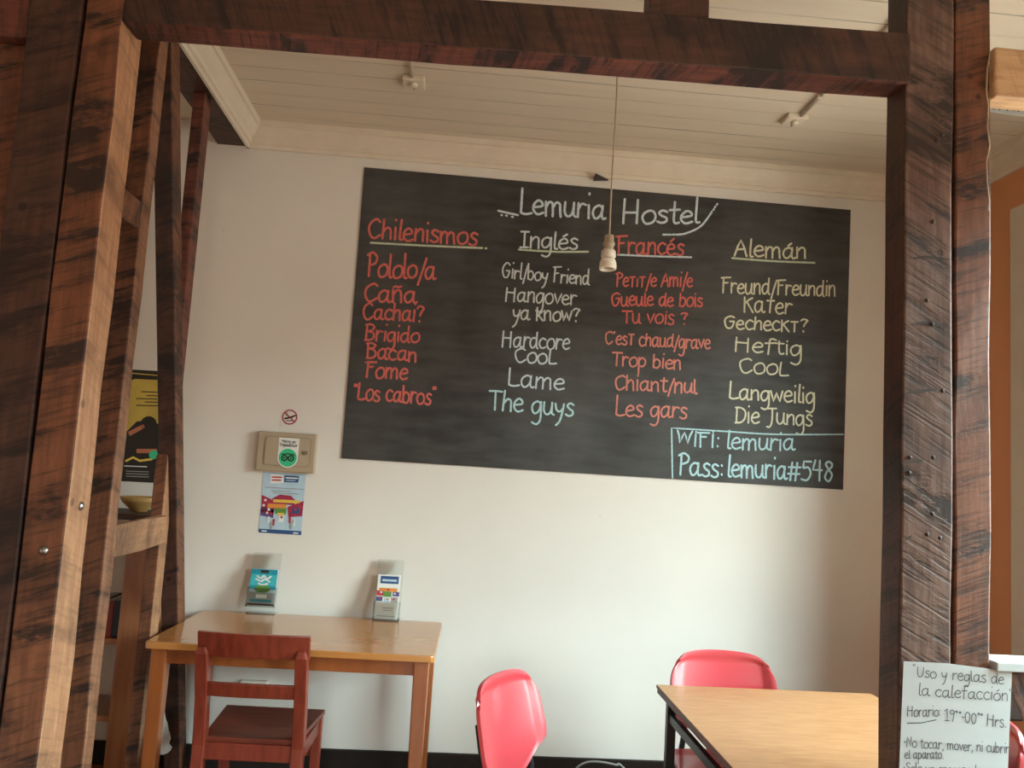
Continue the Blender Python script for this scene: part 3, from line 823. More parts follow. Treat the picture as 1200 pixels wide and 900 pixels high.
LAYER = [0]
def ribbon(mb, pts, w, nrm, mi=0):
    """flat stroke with round ends through 3-D points lying in a plane with normal nrm"""
    nrm = Vector(nrm)
    pts = [Vector(p) for p in pts]
    P = [pts[0]]
    for p in pts[1:]:
        if (p - P[-1]).length > 1e-4: P.append(p)
    if len(P) < 2: P.append(P[0] + Vector((w * .3, 0, 0)))
    vs, fs = [], []
    for i, p in enumerate(P):
        t = (P[min(i + 1, len(P) - 1)] - P[max(i - 1, 0)])
        if t.length < 1e-6: t = Vector((1, 0, 0))
        t.normalize(); s = nrm.cross(t) * (w / 2)
        vs += [p + s, p - s]
    lift = nrm * (LAYER[0] % 7 * .00012)          # each stroke lies a hair above the one before
    LAYER[0] += 1
    step = nrm * (.00008 / max(1, len(P) - 1))
    for i in range(len(P)):
        vs[2 * i] = vs[2 * i] + lift + step * i; vs[2 * i + 1] = vs[2 * i + 1] + lift + step * i
    P = [p + lift + step * i for i, p in enumerate(P)]
    for i in range(len(P) - 1):
        fs.append((2 * i, 2 * i + 1, 2 * i + 3, 2 * i + 2))
    for p, t in ((P[0], P[0] - P[1]), (P[-1], P[-1] - P[-2])):
        t = t.normalized(); s = nrm.cross(t)
        o = len(vs)
        vs += [p + (s * math.cos(a_) + t * math.sin(a_)) * w / 2 for a_ in [math.pi * k / 4 for k in range(5)]]
        fs.append(tuple(range(o, o + 5)))
    mb.add(vs, fs, mi)

def write(mb, text, p0, p1, xh, cap, w, nrm, up, mi=0, seed=0):
    """handwrite text from p0 to p1 (3-D baseline ends); xh and cap heights in metres"""
    rnd = random.Random(seed + len(text) * 7)
    total = sum(G[c][0] for c in text)
    last = text[-1]
    p0, p1, up = Vector(p0), Vector(p1), Vector(up)
    d = (p1 - p0) / total
    x = 0.0
    for ch in text:
        adv, strokes = G[ch]
        jy = rnd.uniform(-.05, .05); js = rnd.uniform(.94, 1.06); sl = rnd.uniform(-.04, .05)
        for s in strokes:
            q = []
            for (a_, b_) in cr(s):
                yy = b_ if b_ <= 1 else 1 + (b_ - 1) * max(.15, (cap / xh - 1)) / .8
                yy = yy * js + jy
                q.append(p0 + d * (x + a_ + sl * yy) + up * (yy * xh))
            ribbon(mb, q, w, nrm, mi)
        x += adv

# ------------------------------------------------------------------ blackboard
BDY = -.006
TL, TR, BL, BR = onY(427, 196, BDY), onY(997, 246, BDY), onY(400, 537, BDY), onY(988, 574, BDY)
bcx, bcz = (TL.x + TR.x) / 2, (TL.z + BL.z) / 2
m = MB()
bp_ = [(p.x - bcx, 0, p.z - bcz) for p in (TL, TR, BR, BL)]
m.poly(bp_, (0, 1, 0), .0058)
board = m.build('blackboard', 'board', loc=(bcx, BDY, bcz))
tag(board, 'large blackboard on the white wall with a chalked list of slang in four languages', 'blackboard')
CHY = BDY - .0008
def chalk(text, x0, y0, x1, y1, xh, cap, mat='ck_white', w=2.7, name='chalk_word', lab=None, seed=0):
    m = MB()
    k = 3.75 / FPX
    off = Vector((bcx, BDY, bcz))
    write(m, text, onY(x0, y0, CHY) - off, onY(x1, y1, CHY) - off, xh * k, cap * k, w * k * .9, (0, -1, 0), (.0, 0, 1), 0, seed)
    o = m.build(name, mat, board)
    if lab: o['label'] = lab
def chalk_line(strokes, mat, w=2.2, name='chalk_line', lab=None):
    m = MB(); k = 3.75 / FPX; off = Vector((bcx, BDY, bcz))
    for s in strokes:
        ribbon(m, [onY(a_, b_, CHY) - off for a_, b_ in (cr(s) if len(s) > 2 else s)], w * k, (0, -1, 0))
    o = m.build(name, mat, board)
    if lab: o['label'] = lab
W_, D_, R_, P_, K_, A_, N_ = 'ck_white', 'ck_dim', 'ck_red', 'ck_pink', 'ck_cream', 'ck_aqua', 'ck_green'
chalk('Lemuria', 609, 250, 710, 257, 17, 32, W_, 3.2, 'chalk_title', 'white chalk title, first word')
chalk('Hostel', 729, 262, 820, 261, 16, 32, W_, 3.2, 'chalk_title', 'white chalk title, second word')
chalk_line([[(584, 247), (595, 249.5), (607, 252)], [(587.5, 252), (588.3, 252.2)], [(593, 252.6), (594, 252.8)], [(600, 254), (601, 254.2)]], W_, 2.6, 'chalk_flourish', 'short white flourish with dots')
chalk_line([[(777, 275), (786, 275)], [(788, 275), (802, 274), (820, 266), (831, 253), (834, 248)], [(836, 246), (836.6, 245)], [(837.8, 243), (838.2, 242)], [(840, 240), (840.6, 239)]], W_, 2.4, 'chalk_flourish', 'curved white flourish with dots')
chalk('Chilenismos', 431, 279, 560, 287, 14.5, 24, R_, 3.0, 'chalk_heading', 'red chalk heading')
chalk_line([[(434.5, 284.5), (500, 288), (565, 290.7)], [(569, 291), (570, 291)]], N_, 2.4)
chalk('Inglés', 609, 290, 678, 292, 13.5, 21, D_, 2.6, 'chalk_heading', 'white chalk heading')
chalk_line([[(608, 292.5), (650, 295), (689, 295)]], N_, 2.4)
chalk('Francés', 722, 297, 802, 299, 14, 23, R_, 2.8, 'chalk_heading', 'red chalk heading')
chalk_line([[(724, 298.5), (770, 300.5), (810, 301.5)]], W_, 2.2)
chalk('Alemán', 860, 300, 946, 303, 14, 21, K_, 2.7, 'chalk_heading', 'cream chalk heading')
chalk_line([[(858, 302.5), (905, 306), (954.5, 308)]], N_, 2.4)
for i, (t_, x0, y0, x1, y1, xh, cap, mt, w) in enumerate([
    ('Pololo/a', 429, 324, 511, 327, 15, 28, R_, 2.9), ('Caña', 426, 353, 489, 355, 14, 22, R_, 2.9), ('Cachai?', 425, 374, 497, 377, 12.5, 20, R_, 2.6),
    ('Brigido', 427, 399, 492, 401, 11.5, 20, R_, 2.6), ('Bacan', 429, 419, 489, 424, 12, 18, R_, 2.6), ('Fome', 427, 442, 478, 445, 12.5, 18, R_, 2.7), ('"Los cabros"', 413, 468, 511, 474, 12.5, 19, R_, 2.6),
    ('Girl/boy Friend', 588, 325, 691, 334, 10.5, 18, D_, 2.1), ('Hangover', 592, 353, 676, 357, 12, 16, D_, 2.2), ('ya know?', 600, 374, 680, 377, 11.5, 16, D_, 2.3),
    ('Hardcore', 588, 406, 668, 410, 12.5, 19, W_, 2.3), ('Cooʟ', 603, 424, 652, 427, 12.5, 17, W_, 2.3), ('Lame', 595, 452, 662, 457, 13.5, 20, W_, 2.4), ('The guys', 573, 480, 673, 488, 14.5, 24, A_, 2.6),
    ('Peτıτ/e Ami/e', 721, 336, 812, 336, 11, 17, R_, 2.2), ('Gueule de bois', 716, 358, 824, 359, 11, 15, R_, 2.3), ('Tu vois ?', 729, 378, 807, 380, 11.5, 15, R_, 2.2),
    ("C'esτ chaud/grave", 709, 403, 833, 409, 11, 15, P_, 2.2), ('Trop bien', 717, 428, 799, 433, 11, 16, P_, 2.3), ('Chiant/nul', 720, 456, 817, 461, 12, 17, P_, 2.4), ('Les gars', 721, 487, 806, 490, 13, 23, P_, 2.4),
    ('Freund/Freundin', 845, 343, 980, 347, 12.5, 19, K_, 2.3), ('Kaτer', 871, 365, 928, 368, 13, 18, K_, 2.4), ('Gechecκτ?', 848, 385, 947, 389, 11.5, 16, K_, 2.4),
    ('Heftig', 861, 411, 941, 417, 12.5, 17, K_, 2.4), ('Cooʟ', 866, 437, 924, 440, 12.5, 17, K_, 2.3), ('Langweilig', 854, 467, 956, 473, 12.5, 20, K_, 2.5), ('Die Jungs', 861, 495, 953, 499, 12.5, 20, K_, 2.3),
    ('WİFİ:', 792, 521, 844, 525, 13, 18, A_, 2.5), ('lemuria', 851, 526, 932, 528, 13.5, 22, A_, 2.5), ('Pass:', 794, 556, 849, 559, 15, 26, A_, 2.7), ('lemuria#548', 852, 558, 977, 565, 15, 24, A_, 2.7)]):
    chalk(t_, x0, y0, x1, y1, xh, cap, mt, w, seed=i, lab={R_: 'red chalk', P_: 'salmon chalk', K_: 'cream chalk', A_: 'pale blue chalk'}.get(mt, 'white chalk') + ' writing')
chalk_line([[(788, 560), (787, 501.5), (787, 501.5), (850, 505.5), (909, 509), (988, 509)]], A_, 1.8, 'chalk_line', 'pale blue chalk frame around the last two lines')

# ------------------------------------------------------------------ things on the wall
KW = 3.75 / FPX
def flat(mb, pix, y, mi, depth=.0006):
    mb.poly([onY(a_, b_, y) for a_, b_ in pix], (0, 1, 0), depth, mi)
def disc(mb, px, py, r, y, mi, n=24, sx=1):
    c = onY(px, py, y)
    mb.poly([c + Vector((math.cos(2 * math.pi * k / n) * r * KW * sx, 0, math.sin(2 * math.pi * k / n) * r * KW)) for k in range(n)], (0, 1, 0), .0005, mi)
def ring(mb, px, py, r, w, y, mi, n=24):
    c = onY(px, py, y)
    pts = [c + Vector((math.cos(2 * math.pi * k / n) * r * KW, 0, math.sin(2 * math.pi * k / n) * r * KW)) for k in range(n + 1)]
    ribbon(mb, pts, w * KW, (0, -1, 0), mi)
def stroke(mb, pix, w, y, mi):
    ribbon(mb, [onY(a_, b_, y) for a_, b_ in pix], w * KW, (0, -1, 0), mi)
def text_px(mb, t, x0, y0, x1, y1, xh, cap, w, y, mi):
    write(mb, t, onY(x0, y0, y), onY(x1, y1, y), xh * KW, cap * KW, w * KW, (0, -1, 0), (0, 0, 1), mi)

# fuse box
q = [onY(a_, b_, -.03) for a_, b_ in ((303, 505.5), (372, 508.5), (368, 555), (298, 551))]
fx0, fx1, fz0, fz1 = (q[0].x + q[3].x) / 2, (q[1].x + q[2].x) / 2, (q[2].z + q[3].z) / 2, (q[0].z + q[1].z) / 2
fb = thing('fuse_box', 'beige enamel fuse box cover with a round green sticker, on the wall above the desk', 'fuse box', ((fx0 + fx1) / 2, 0, (fz0 + fz1) / 2))
hw_, hh_ = (fx1 - fx0) / 2, (fz1 - fz0) / 2
m = MB(); m.box((-hw_, -.030, -hh_), (hw_, -.0005, hh_)); m.build('cover', 'box', fb, bevel=.006)
m = MB()
def rrect(x0, x1, z0, z1, r, y, n=5):
    pts = []
    for cx, cz, a0 in ((x1 - r, z1 - r, 0), (x0 + r, z1 - r, 90), (x0 + r, z0 + r, 180), (x1 - r, z0 + r, 270)):
        for k in range(n + 1):
            a_ = math.radians(a0 + 90 * k / n)
            pts.append(Vector((cx + math.cos(a_) * r, y, cz + math.sin(a_) * r)))
    return pts
dpts = rrect(-hw_ + .038, hw_ - .026, -hh_ + .028, hh_ - .022, .014, -.0302)
m.poly(dpts, (0, -1, 0), .004, 0)
ribbon(m, [p + Vector((0, -.0008, 0)) for p in dpts + dpts[:1]], .0035, (0, -1, 0), 1)
fd = m.build('door', ['box', 'boxline'], fb)
m = MB(); m.box((hw_ - .055, -.040, -.006), (hw_ - .036, -.034, .010)); m.build('latch', 'boxline', fd, bevel=.002)
m = MB()
sw, st_ = .047, hh_ - .030
pts = [Vector((-sw / 1 + .012, -.0346, st_ - .002)), Vector((sw - .012 + .020, -.0346, st_ - .002))]
cx_ = .010
pts = [Vector((cx_ - .045, -.0346, hh_ - .024)), Vector((cx_ + .045, -.0346, hh_ - .024))]
pts += [Vector((cx_ + .045 * math.cos(a_), -.0346, -.024 + .045 * math.sin(a_))) for a_ in [-math.pi * k / 12 for k in range(13)]]
m.poly(pts, (0, -1, 0), .0006, 0)
m.poly([Vector((cx_ + .040 * math.cos(2 * math.pi * k / 28), -.0354, -.024 + .040 * math.sin(2 * math.pi * k / 28))) for k in range(28)], (0, -1, 0), .0004, 1)
for s in (-1, 1):
    c = Vector((cx_ + s * .0145, -.0362, -.026))
    ribbon(m, [c + Vector((math.cos(2 * math.pi * k / 18) * .0115, 0, math.sin(2 * math.pi * k / 18) * .0115)) for k in range(19)], .0062, (0, -1, 0), 2)
    m.poly([c + Vector((math.cos(2 * math.pi * k / 10) * .004, 0, math.sin(2 * math.pi * k / 10) * .004)) for k in range(10)], (0, -1, 0), .0003, 2)
ribbon(m, [Vector((cx_ - .028, -.0362, -.010)), Vector((cx_ - .012, -.0362, -.008)), Vector((cx_, -.0362, -.006)), Vector((cx_ + .012, -.0362, -.008)), Vector((cx_ + .028, -.0362, -.010))], .005, (0, -1, 0), 2)
write(m, "We're on", (cx_ - .030, -.0362, hh_ - .046), (cx_ + .030, -.0362, hh_ - .046), .009, .0135, .0019, (0, -1, 0), (0, 0, 1), 2)
write(m, 'Tripadvisor', (cx_ - .040, -.0362, hh_ - .062), (cx_ + .040, -.0362, hh_ - .062), .009, .0135, .0019, (0, -1, 0), (0, 0, 1), 2)
stk = m.build('sticker', ['white', 'green', 'black'], fd)
stk['label'] = 'white sticker with a round green emblem'

# no smoking sign
m = MB(); Y0 = -.0012
flat(m, ((329.5, 477), (351, 478), (350, 501), (328.5, 500)), Y0, 0, .001)
ring(m, 339.5, 488.8, 8.0, 1.5, Y0 - .0006, 1)
stroke(m, ((333.5, 483), (345.5, 494.5)), 1.3, Y0 - .0012, 1)
stroke(m, ((334, 490.5), (343, 488.5)), 2.0, Y0 - .0008, 2)
stroke(m, ((343, 488), (346, 487)), 1.6, Y0 - .0009, 2)
stroke(m, ((336, 487), (335, 484.5), (337, 483.5)), .9, Y0 - .0008, 2)
stroke(m, ((336, 493), (343, 493)), 1.0, Y0 - .0008, 2)
tag(m.build('no_smoking_sign', ['wall', 'crimson', 'black']), 'small round red no smoking sign on the wall above the fuse box', 'sign')

# leaflet taped under the fuse box
m = MB(); Y1 = -.0016
flat(m, ((308.5, 553), (358.5, 556), (353, 627), (303, 624)), Y1, 0, .001)
def fl(pix, mi, lift=1): flat(m, pix, Y1 - .0006 * lift, mi, .0004)
fl(((317, 556), (331.5, 556.5), (332, 566), (317, 566.5)), 1)
fl(((333.5, 557), (350.5, 558), (349.5, 565.5), (333, 565)), 2)
stroke(m, ((319, 559), (330, 559.4)), 1.6, Y1 - .0012, 3)
stroke(m, ((319, 562.5), (329, 562.8)), 1.6, Y1 - .0012, 3)
stroke(m, ((335.5, 560), (348.5, 560.6)), 1.5, Y1 - .0012, 1)
stroke(m, ((335.5, 563), (346, 563.4)), .9, Y1 - .0012, 0)
stroke(m, ((311, 571), (356, 573.5)), 1.0, Y1 - .0009, 8)
stroke(m, ((318, 575), (340, 576)), .9, Y1 - .0009, 8)
stroke(m, ((320, 577.5), (350, 579)), .9, Y1 - .0009, 8)
fl(((307, 580), (318, 585), (322, 592), (320, 604), (306, 600)), 4)
fl(((306, 594), (321, 597), (320, 607), (305, 604)), 5)
fl(((319, 584), (328, 579.5), (341, 581), (346, 586), (345, 592), (318, 590)), 4, 1.4)
fl(((320, 585), (352, 586.5), (350.5, 590), (320, 588.5)), 6, 2)
fl(((314, 590), (336, 591), (335, 596), (313, 595)), 7, 2)
fl(((322, 594), (336, 595), (335, 603), (322, 602)), 9, 2)
fl(((337, 594), (356, 587), (354, 605), (338, 606)), 4, 1.5)
fl(((343, 595), (351, 595), (350, 602), (342, 602)), 2, 2)
fl(((325, 601), (333, 601), (333, 604), (325, 604)), 6, 2.4)
for (a_, b_) in ((311, 586), (309, 592), (315, 597), (340, 598), (346, 597), (352, 594), (313, 601), (318, 602), (330, 606)):
    disc(m, a_, b_, 1.5, Y1 - .0024, 1 if a_ % 2 else 3, 8)
for (a_, b_, mi) in ((315, 608, 1), (321, 611, 3), (318, 615, 8), (340, 608, 3), (345, 611, 1), (341, 615, 8)):
    stroke(m, ((a_, b_ - 2), (a_ - .5, b_ + 4)), 2.2, Y1 - .0018, mi)
fl(((327, 604), (333, 604), (332, 612), (326, 612)), 1, 1.5)
fl(((303.3, 619.5), (353.3, 622.5), (353, 627), (303, 624)), 2)
stroke(m, ((307, 622), (312, 622.4)), 1.4, Y1 - .0014, 1)
stroke(m, ((344, 624.6), (349, 625)), 1.4, Y1 - .0014, 1)
tag(m.build('leaflet', ['paleblue', 'white', 'navy', 'red', 'crimson', 'purple', 'gold', 'orangeprint', 'grey', 'leaf']), 'pale blue leaflet with a colourful street scene taped below the fuse box', 'leaflet')

# poster in the next room (plain generic stand-in)
m = MB(); Y2 = -.0016
flat(m, ((138, 432), (206, 436), (202, 567), (127, 563)), Y2, 0, .001)
def fp(pix, mi, lift=1): flat(m, pix, Y2 - .0006 * lift, mi, .0004)
fp(((150, 447), (158, 444), (200, 446), (199, 520), (140, 515), (145, 470)), 1)
for (a0, a1, b_) in ((166, 186, 459), (172, 190, 463.5), (160, 184, 467), (170, 190, 471), (160, 188, 475)):
    stroke(m, ((a0, b_), (a1, b_ + .6)), 1.1, Y2 - .0012, 0)
fp(((146, 508), (160, 494), (176, 492), (190, 499), (200, 512), (200, 530), (140, 530)), 0, 2)
disc(m, 174, 497, 9, Y2 - .0018, 0)
fp(((150, 506), (168, 497), (170, 501), (152, 511)), 2, 3)
fp(((160, 526), (184, 526), (184, 531), (160, 531)), 2, 3)
stroke(m, ((148, 540), (156, 536), (164, 540), (178, 538)), 2.6, Y2 - .0022, 3)
disc(m, 180, 533, 5, Y2 - .0026, 4)
stroke(m, ((150, 437), (186, 440)), 1.2, Y2 - .0012, 1)
stroke(m, ((146, 546), (172, 547)), 1.1, Y2 - .0012, 5)
for b_ in (552, 555, 558): stroke(m, ((148, b_), (174, b_ + 1)), .9, Y2 - .0012, 6)
tag(m.build('poster', ['black', 'yellow', 'skin', 'gold', 'green', 'white', 'grey']), 'black and yellow poster on the wall seen between the studs of the left frame', 'poster')

# small wedge shaped hook above the board
h0, h1 = onY(697, 207, -.03), onY(714, 209.5, -.03)
m = MB()
m.add([(h0.x, -.0005, h0.z + .010), (h0.x, -.05, h0.z + .010), (h0.x, -.05, h0.z - .012), (h0.x, -.0005, h0.z - .012), (h1.x, -.0005, h1.z), (h1.x, -.02, h1.z)],
      [(0, 1, 2, 3), (0, 4, 5, 1), (3, 2, 5, 4), (1, 5, 2), (0, 3, 4)])
tag(m.build('wall_hook', 'dark', bevel=.001), 'small dark wedge shaped hook on the wall just above the blackboard', 'hook')

# power socket behind the chair
s0 = onY(297, 806, -.02)
so = thing('power_socket', 'white power socket with a grey plug on the wall under the desk', 'socket', (s0.x, 0, s0.z))
m = MB(); m.box((-.058, -.026, -.038), (.058, -.0005, .030)); m.build('cover', 'white_plastic', so, bevel=.004)
m = MB(); m.lathe([(.015, 0), (.015, .02), (.009, .035), (.005, .04)], n=14)
m.build('plug', 'grey', so, loc=(0, -.026, -.010), rot=(math.pi / 2, 0, 0), smooth=True)

# ------------------------------------------------------------------ ceiling fittings
def ceiling_box(px, py, label, name_conduit_end, side):
    c = onZ(px, py, CEIL - .02)
    t = thing('junction_box', label, 'junction box', (c.x, c.y, CEIL), 0, 'junction boxes on the ceiling')
    m = MB(); m.box((-.044, -.044, -.022), (.044, .044, -.0005)); m.build('cover', 'trim', t, bevel=.005)
    m = MB(); m.lathe([(.018, 0), (.017, -.006), (.012, -.012)], n=18); m.build('socket', 'trim', t, loc=(0, -.006, -.022), smooth=True)
    m = MB(); m.lathe([(.004, 0), (.003, -.003)], n=10); m.build('screw', 'dark', t, loc=(0, .030, -.022), smooth=True)
    m = MB(); m.tube([(side, -.044, -.010), (side, -.95, -.010)], .008, 10); m.build('conduit', 'trim', t, smooth=True)
    for y in (-.22, -.75):
        m = MB(); m.box((side - .013, y - .006, -.019), (side + .013, y + .006, -.0005)); m.build('clip', 'trim', t, bevel=.002)
ceiling_box(485, 99, 'white ceiling junction box nearer the left frame, its conduit running behind the beam', None, -.005)
ceiling_box(931, 143, 'white ceiling junction box nearer the right post, its conduit slanting to the beam', None, .01)

# pendant lamp
pc = onZ(724.5, 66, CEIL)
PY = pc.y
pb = onY(714, 276, PY)
pl = thing('pendant_lamp', 'bare spiral bulb hanging from a thin cream cord in front of the blackboard', 'lamp', (pb.x, PY, CEIL))
zb0 = pb.z - CEIL
SC = (PY + 3.75) / FPX
m = MB(); m.lathe([(.03, 0), (.03, -.012), (.012, -.026), (.004, -.03)], n=18); m.build('ceiling_rose', 'white_plastic', pl, smooth=True)
cpts = []
for i in range(13):
    u = i / 12
    cpts.append((.004 * math.sin(u * 5) * (1 - u), .003 * math.sin(u * 7) * (1 - u), -.02 + (zb0 + .02) * u))
m = MB(); m.tube(cpts, .0032, 8); m.build('cord', 'cord', pl, smooth=True)
H_ = 43 * SC
m = MB(); m.lathe([(.006, .004), (.017, 0), (.0175, -.022), (.021, -.026), (.0215, -.034), (.018, -.038), (.018, -.05)], n=20)
m.build('lamp_holder', 'cord', pl, loc=(0, 0, zb0), smooth=True)
m = MB(); m.lathe([(.018, -.05), (.026, -.058), (.027, -.078), (.022, -.084)], n=20); m.build('lamp_base', 'white_plastic', pl, loc=(0, 0, zb0), smooth=True)
m = MB()
hp = []
for i in range(121):
    u = i / 120; a_ = u * 2 * math.pi * 4.5
    r = .019 + .007 * math.sin(min(1, u * 1.2) * math.pi * .6)
    hp.append((r * math.cos(a_), r * math.sin(a_), -.086 - u * (H_ - .09)))
m.tube(hp, .0058, 8); m.build('spiral_tube', 'cfl', pl, loc=(0, 0, zb0), smooth=True)

# ------------------------------------------------------------------ the desk
DZ = .765
dFL, dFR = onZ(168, 750, DZ), onZ(509, 771, DZ)
dBL, dBR = onZ(238, 713, DZ), onZ(509, 725.5, DZ)
rz = math.atan2(dFR.y - dFL.y, dFR.x - dFL.x) * .4
dx = Vector((math.cos(rz), math.sin(rz), 0)); dyv = Vector((-math.sin(rz), math.cos(rz), 0))
dFL = dFL + dx * .012
desk_w = (dFR - dFL).length
desk_d = .640
org = (dFL + dFR) / 2 + dyv * desk_d / 2
# keep clear of the wall
corner = org + dx * desk_w / 2 + dyv * desk_d / 2
if corner.y > -.004: org.y -= corner.y + .004
desk = thing('desk', 'honey coloured varnished wooden desk against the white wall', 'desk', (org.x, org.y, 0), rz)
w2, d2 = desk_w / 2, desk_d / 2
m = MB(); TH = .026
r = .02
pts = []
for cx, cy, a0 in ((w2 - r, d2 - r, 0), (-w2 + r, d2 - r, 90), (-w2 + r, -d2 + r, 180), (w2 - r, -d2 + r, 270)):
    for k in range(5):
        a_ = math.radians(a0 + 22.5 * k); pts.append((cx + math.cos(a_) * r, cy + math.sin(a_) * r, DZ - TH))
m.poly(pts, (0, 0, 1), TH); m.build('desktop', 'desk', desk, bevel=.004)
ap = .055; ai = .035
for nm, lo, hi in (('front', (-w2 + ai, -d2 + ai, DZ - TH - ap), (w2 - ai, -d2 + ai + .02, DZ - TH)), ('back', (-w2 + ai, d2 - ai - .02, DZ - TH - ap), (w2 - ai, d2 - ai, DZ - TH)),
                   ('l', (-w2 + ai, -d2 + ai, DZ - TH - ap), (-w2 + ai + .02, d2 - ai, DZ - TH)), ('r', (w2 - ai - .02, -d2 + ai, DZ - TH - ap), (w2 - ai, d2 - ai, DZ - TH))):
    m = MB(); m.box(lo, hi); m.build('apron', 'desk_leg', desk, bevel=.002)
for sx_ in (-1, 1):
    for sy_ in (-1, 1):
        m = MB(); cx, cy = sx_ * (w2 - .048), sy_ * (d2 - .048)
        m.bar((cx, cy, 0), (cx, cy, DZ - TH - .001), .042, .042, (0, 1, 0), 0, .056, .056)
        m.build('leg', 'desk_leg', desk, bevel=.004)

# brochure holders on the desk
def holder(pxb, pyb, wpx, pxt, pyt, label, low):
    p = onZ(pxb, pyb, DZ)
    p = Vector((p.x, -.078, p.z))
    p.z = DZ + .001
    s = (p.y + 3.75) / FPX
    w = wpx * s
    t = thing('brochure_holder', label, 'brochure holder', p, math.radians(-2), 'clear brochure holders on the desk')
    lean = .055
    topz = onY(pxt, pyt, p.y + lean).z - p.z
    th = .003
    def panel(z0, z1, o, x0=-w / 2, x1=w / 2, t_=th):
        y = lambda z: lean * z / topz + o
        q = MB()
        q.hexa([(x0, y(z0), z0), (x1, y(z0), z0), (x1, y(z0) + t_, z0), (x0, y(z0) + t_, z0), (x0, y(z1), z1), (x1, y(z1), z1), (x1, y(z1) + t_, z1), (x0, y(z1) + t_, z1)])
        return q
    panel(0, topz, 0).build('back_panel', 'acrylic', t, bevel=.0008)
    z0 = low * topz
    panel(z0, z0 + .30 * topz, -.026).build('pocket_front', 'acrylic', t, bevel=.0008)
    for sx_ in (-1, 1):
        xx = sx_ * (w / 2 - th / 2)
        panel(z0, z0 + .30 * topz, -.023, xx - th / 2, xx + th / 2, .023).build('pocket_side', 'acrylic', t)
    panel(z0 - .003, z0, -.026, t_=.026).build('pocket_floor', 'acrylic', t)
    m = MB(); m.box((-w / 2, .004, 0), (w / 2, .060, .003)); m.build('foot', 'acrylic', t)
    return t, p, w, topz, lean, z0
def brochure(t_, label, h, wf, painter):
    t, p, w, topz, lean, z0 = t_
    o = thing('brochure', label, 'brochure', (p.x, p.y, p.z), math.radians(-2), 'brochures in the clear holders')
    bw = w * wf
    m = MB()
    zz0 = z0 + .002
    def P(u, v, lift=0): return Vector(((u - .5) * bw, lean * (zz0 + v * h) / topz - .016 - lift, zz0 + v * h))
    n = Vector((0, 1, 0))
    m.poly([P(0, 0), P(1, 0), P(1, 1), P(0, 1)], n, .010, 0)
    painter(m, P, n)
    return m, o
h1_ = holder(304, 720, 32, 315.5, 648, 'clear acrylic brochure holder with a teal brochure at the left of the desk', .14)
def quad(m, P, n, u0, u1, v0, v1, mi, lift=.0006):
    m.poly([P(u0, v0, lift), P(u1, v0, lift), P(u1, v1, lift), P(u0, v1, lift)], n, .0003, mi)
def paint1(m, P, n):
    quad(m, P, n, 0, 1, .45, 1, 1); quad(m, P, n, .02, .98, .55, .86, 2, .0010)
    quad(m, P, n, .36, .66, .90, .98, 6, .0014)
    for pts in (((.25, .80), (.40, .74), (.50, .82), (.62, .73), (.76, .80)), ((.22, .72), (.42, .66), (.55, .72), (.74, .66)), ((.34, .60), (.48, .56), (.66, .60))):
        ribbon(m, [P(a_, b_, .0014) for a_, b_ in cr(list(pts))], .009, (0, -1, 0), 3)
    m.poly([P(.5 + .30 * math.cos(2 * math.pi * k / 16), .46 + .11 * math.sin(2 * math.pi * k / 16), .0014) for k in range(16)], n, .0003, 4)
    quad(m, P, n, 0, 1, 0, .36, 5); quad(m, P, n, .1, .9, .10, .16, 1, .001); quad(m, P, n, .3, .7, .2, .3, 3, .001); quad(m, P, n, 0, 1, 0, .05, 6, .001)
m, o = brochure(h1_, 'teal brochure with white script lettering standing in the left clear holder', .150, .93, paint1)
m.build('cover_sheet', ['paleblue', 'teal', 'turquoise', 'white', 'leaf', 'grey', 'dark'], o)
h2_ = holder(452, 727, 30, 457, 656, 'clear acrylic brochure holder with a white brochure at the right of the desk', .015)
def paint2(m, P, n):
    quad(m, P, n, .12, .92, .80, .97, 1); quad(m, P, n, .2, .84, .85, .90, 4, .0010)
    quad(m, P, n, .1, .9, .62, .70, 2); quad(m, P, n, 0, .3, .52, .64, 3); quad(m, P, n, .3, .66, .50, .62, 5, .001); quad(m, P, n, .7, 1, .52, .62, 6)
    quad(m, P, n, .0, .28, .40, .50, 1); quad(m, P, n, .35, .6, .38, .48, 4, .0012); quad(m, P, n, .65, .95, .38, .50, 7)
    quad(m, P, n, .3, .8, .24, .26, 7); quad(m, P, n, .35, .75, .19, .205, 7); quad(m, P, n, .1, .9, .06, .075, 7)
    for (u, v, mi) in ((.2, .60, 4), (.5, .66, 3), (.8, .58, 4), (.15, .46, 3), (.5, .45, 2), (.78, .45, 3)):
        m.poly([P(u + .06 * math.cos(2 * math.pi * k / 8), v + .025 * math.sin(2 * math.pi * k / 8), .0016) for k in range(8)], n, .0003, mi)
m, o = brochure(h2_, 'white brochure with a blue block and a colourful picture in the right clear holder', .185, .86, paint2)
m.build('cover_sheet', ['white', 'navy', 'orangeprint', 'red', 'paleblue', 'leaf', 'purple', 'grey'], o)

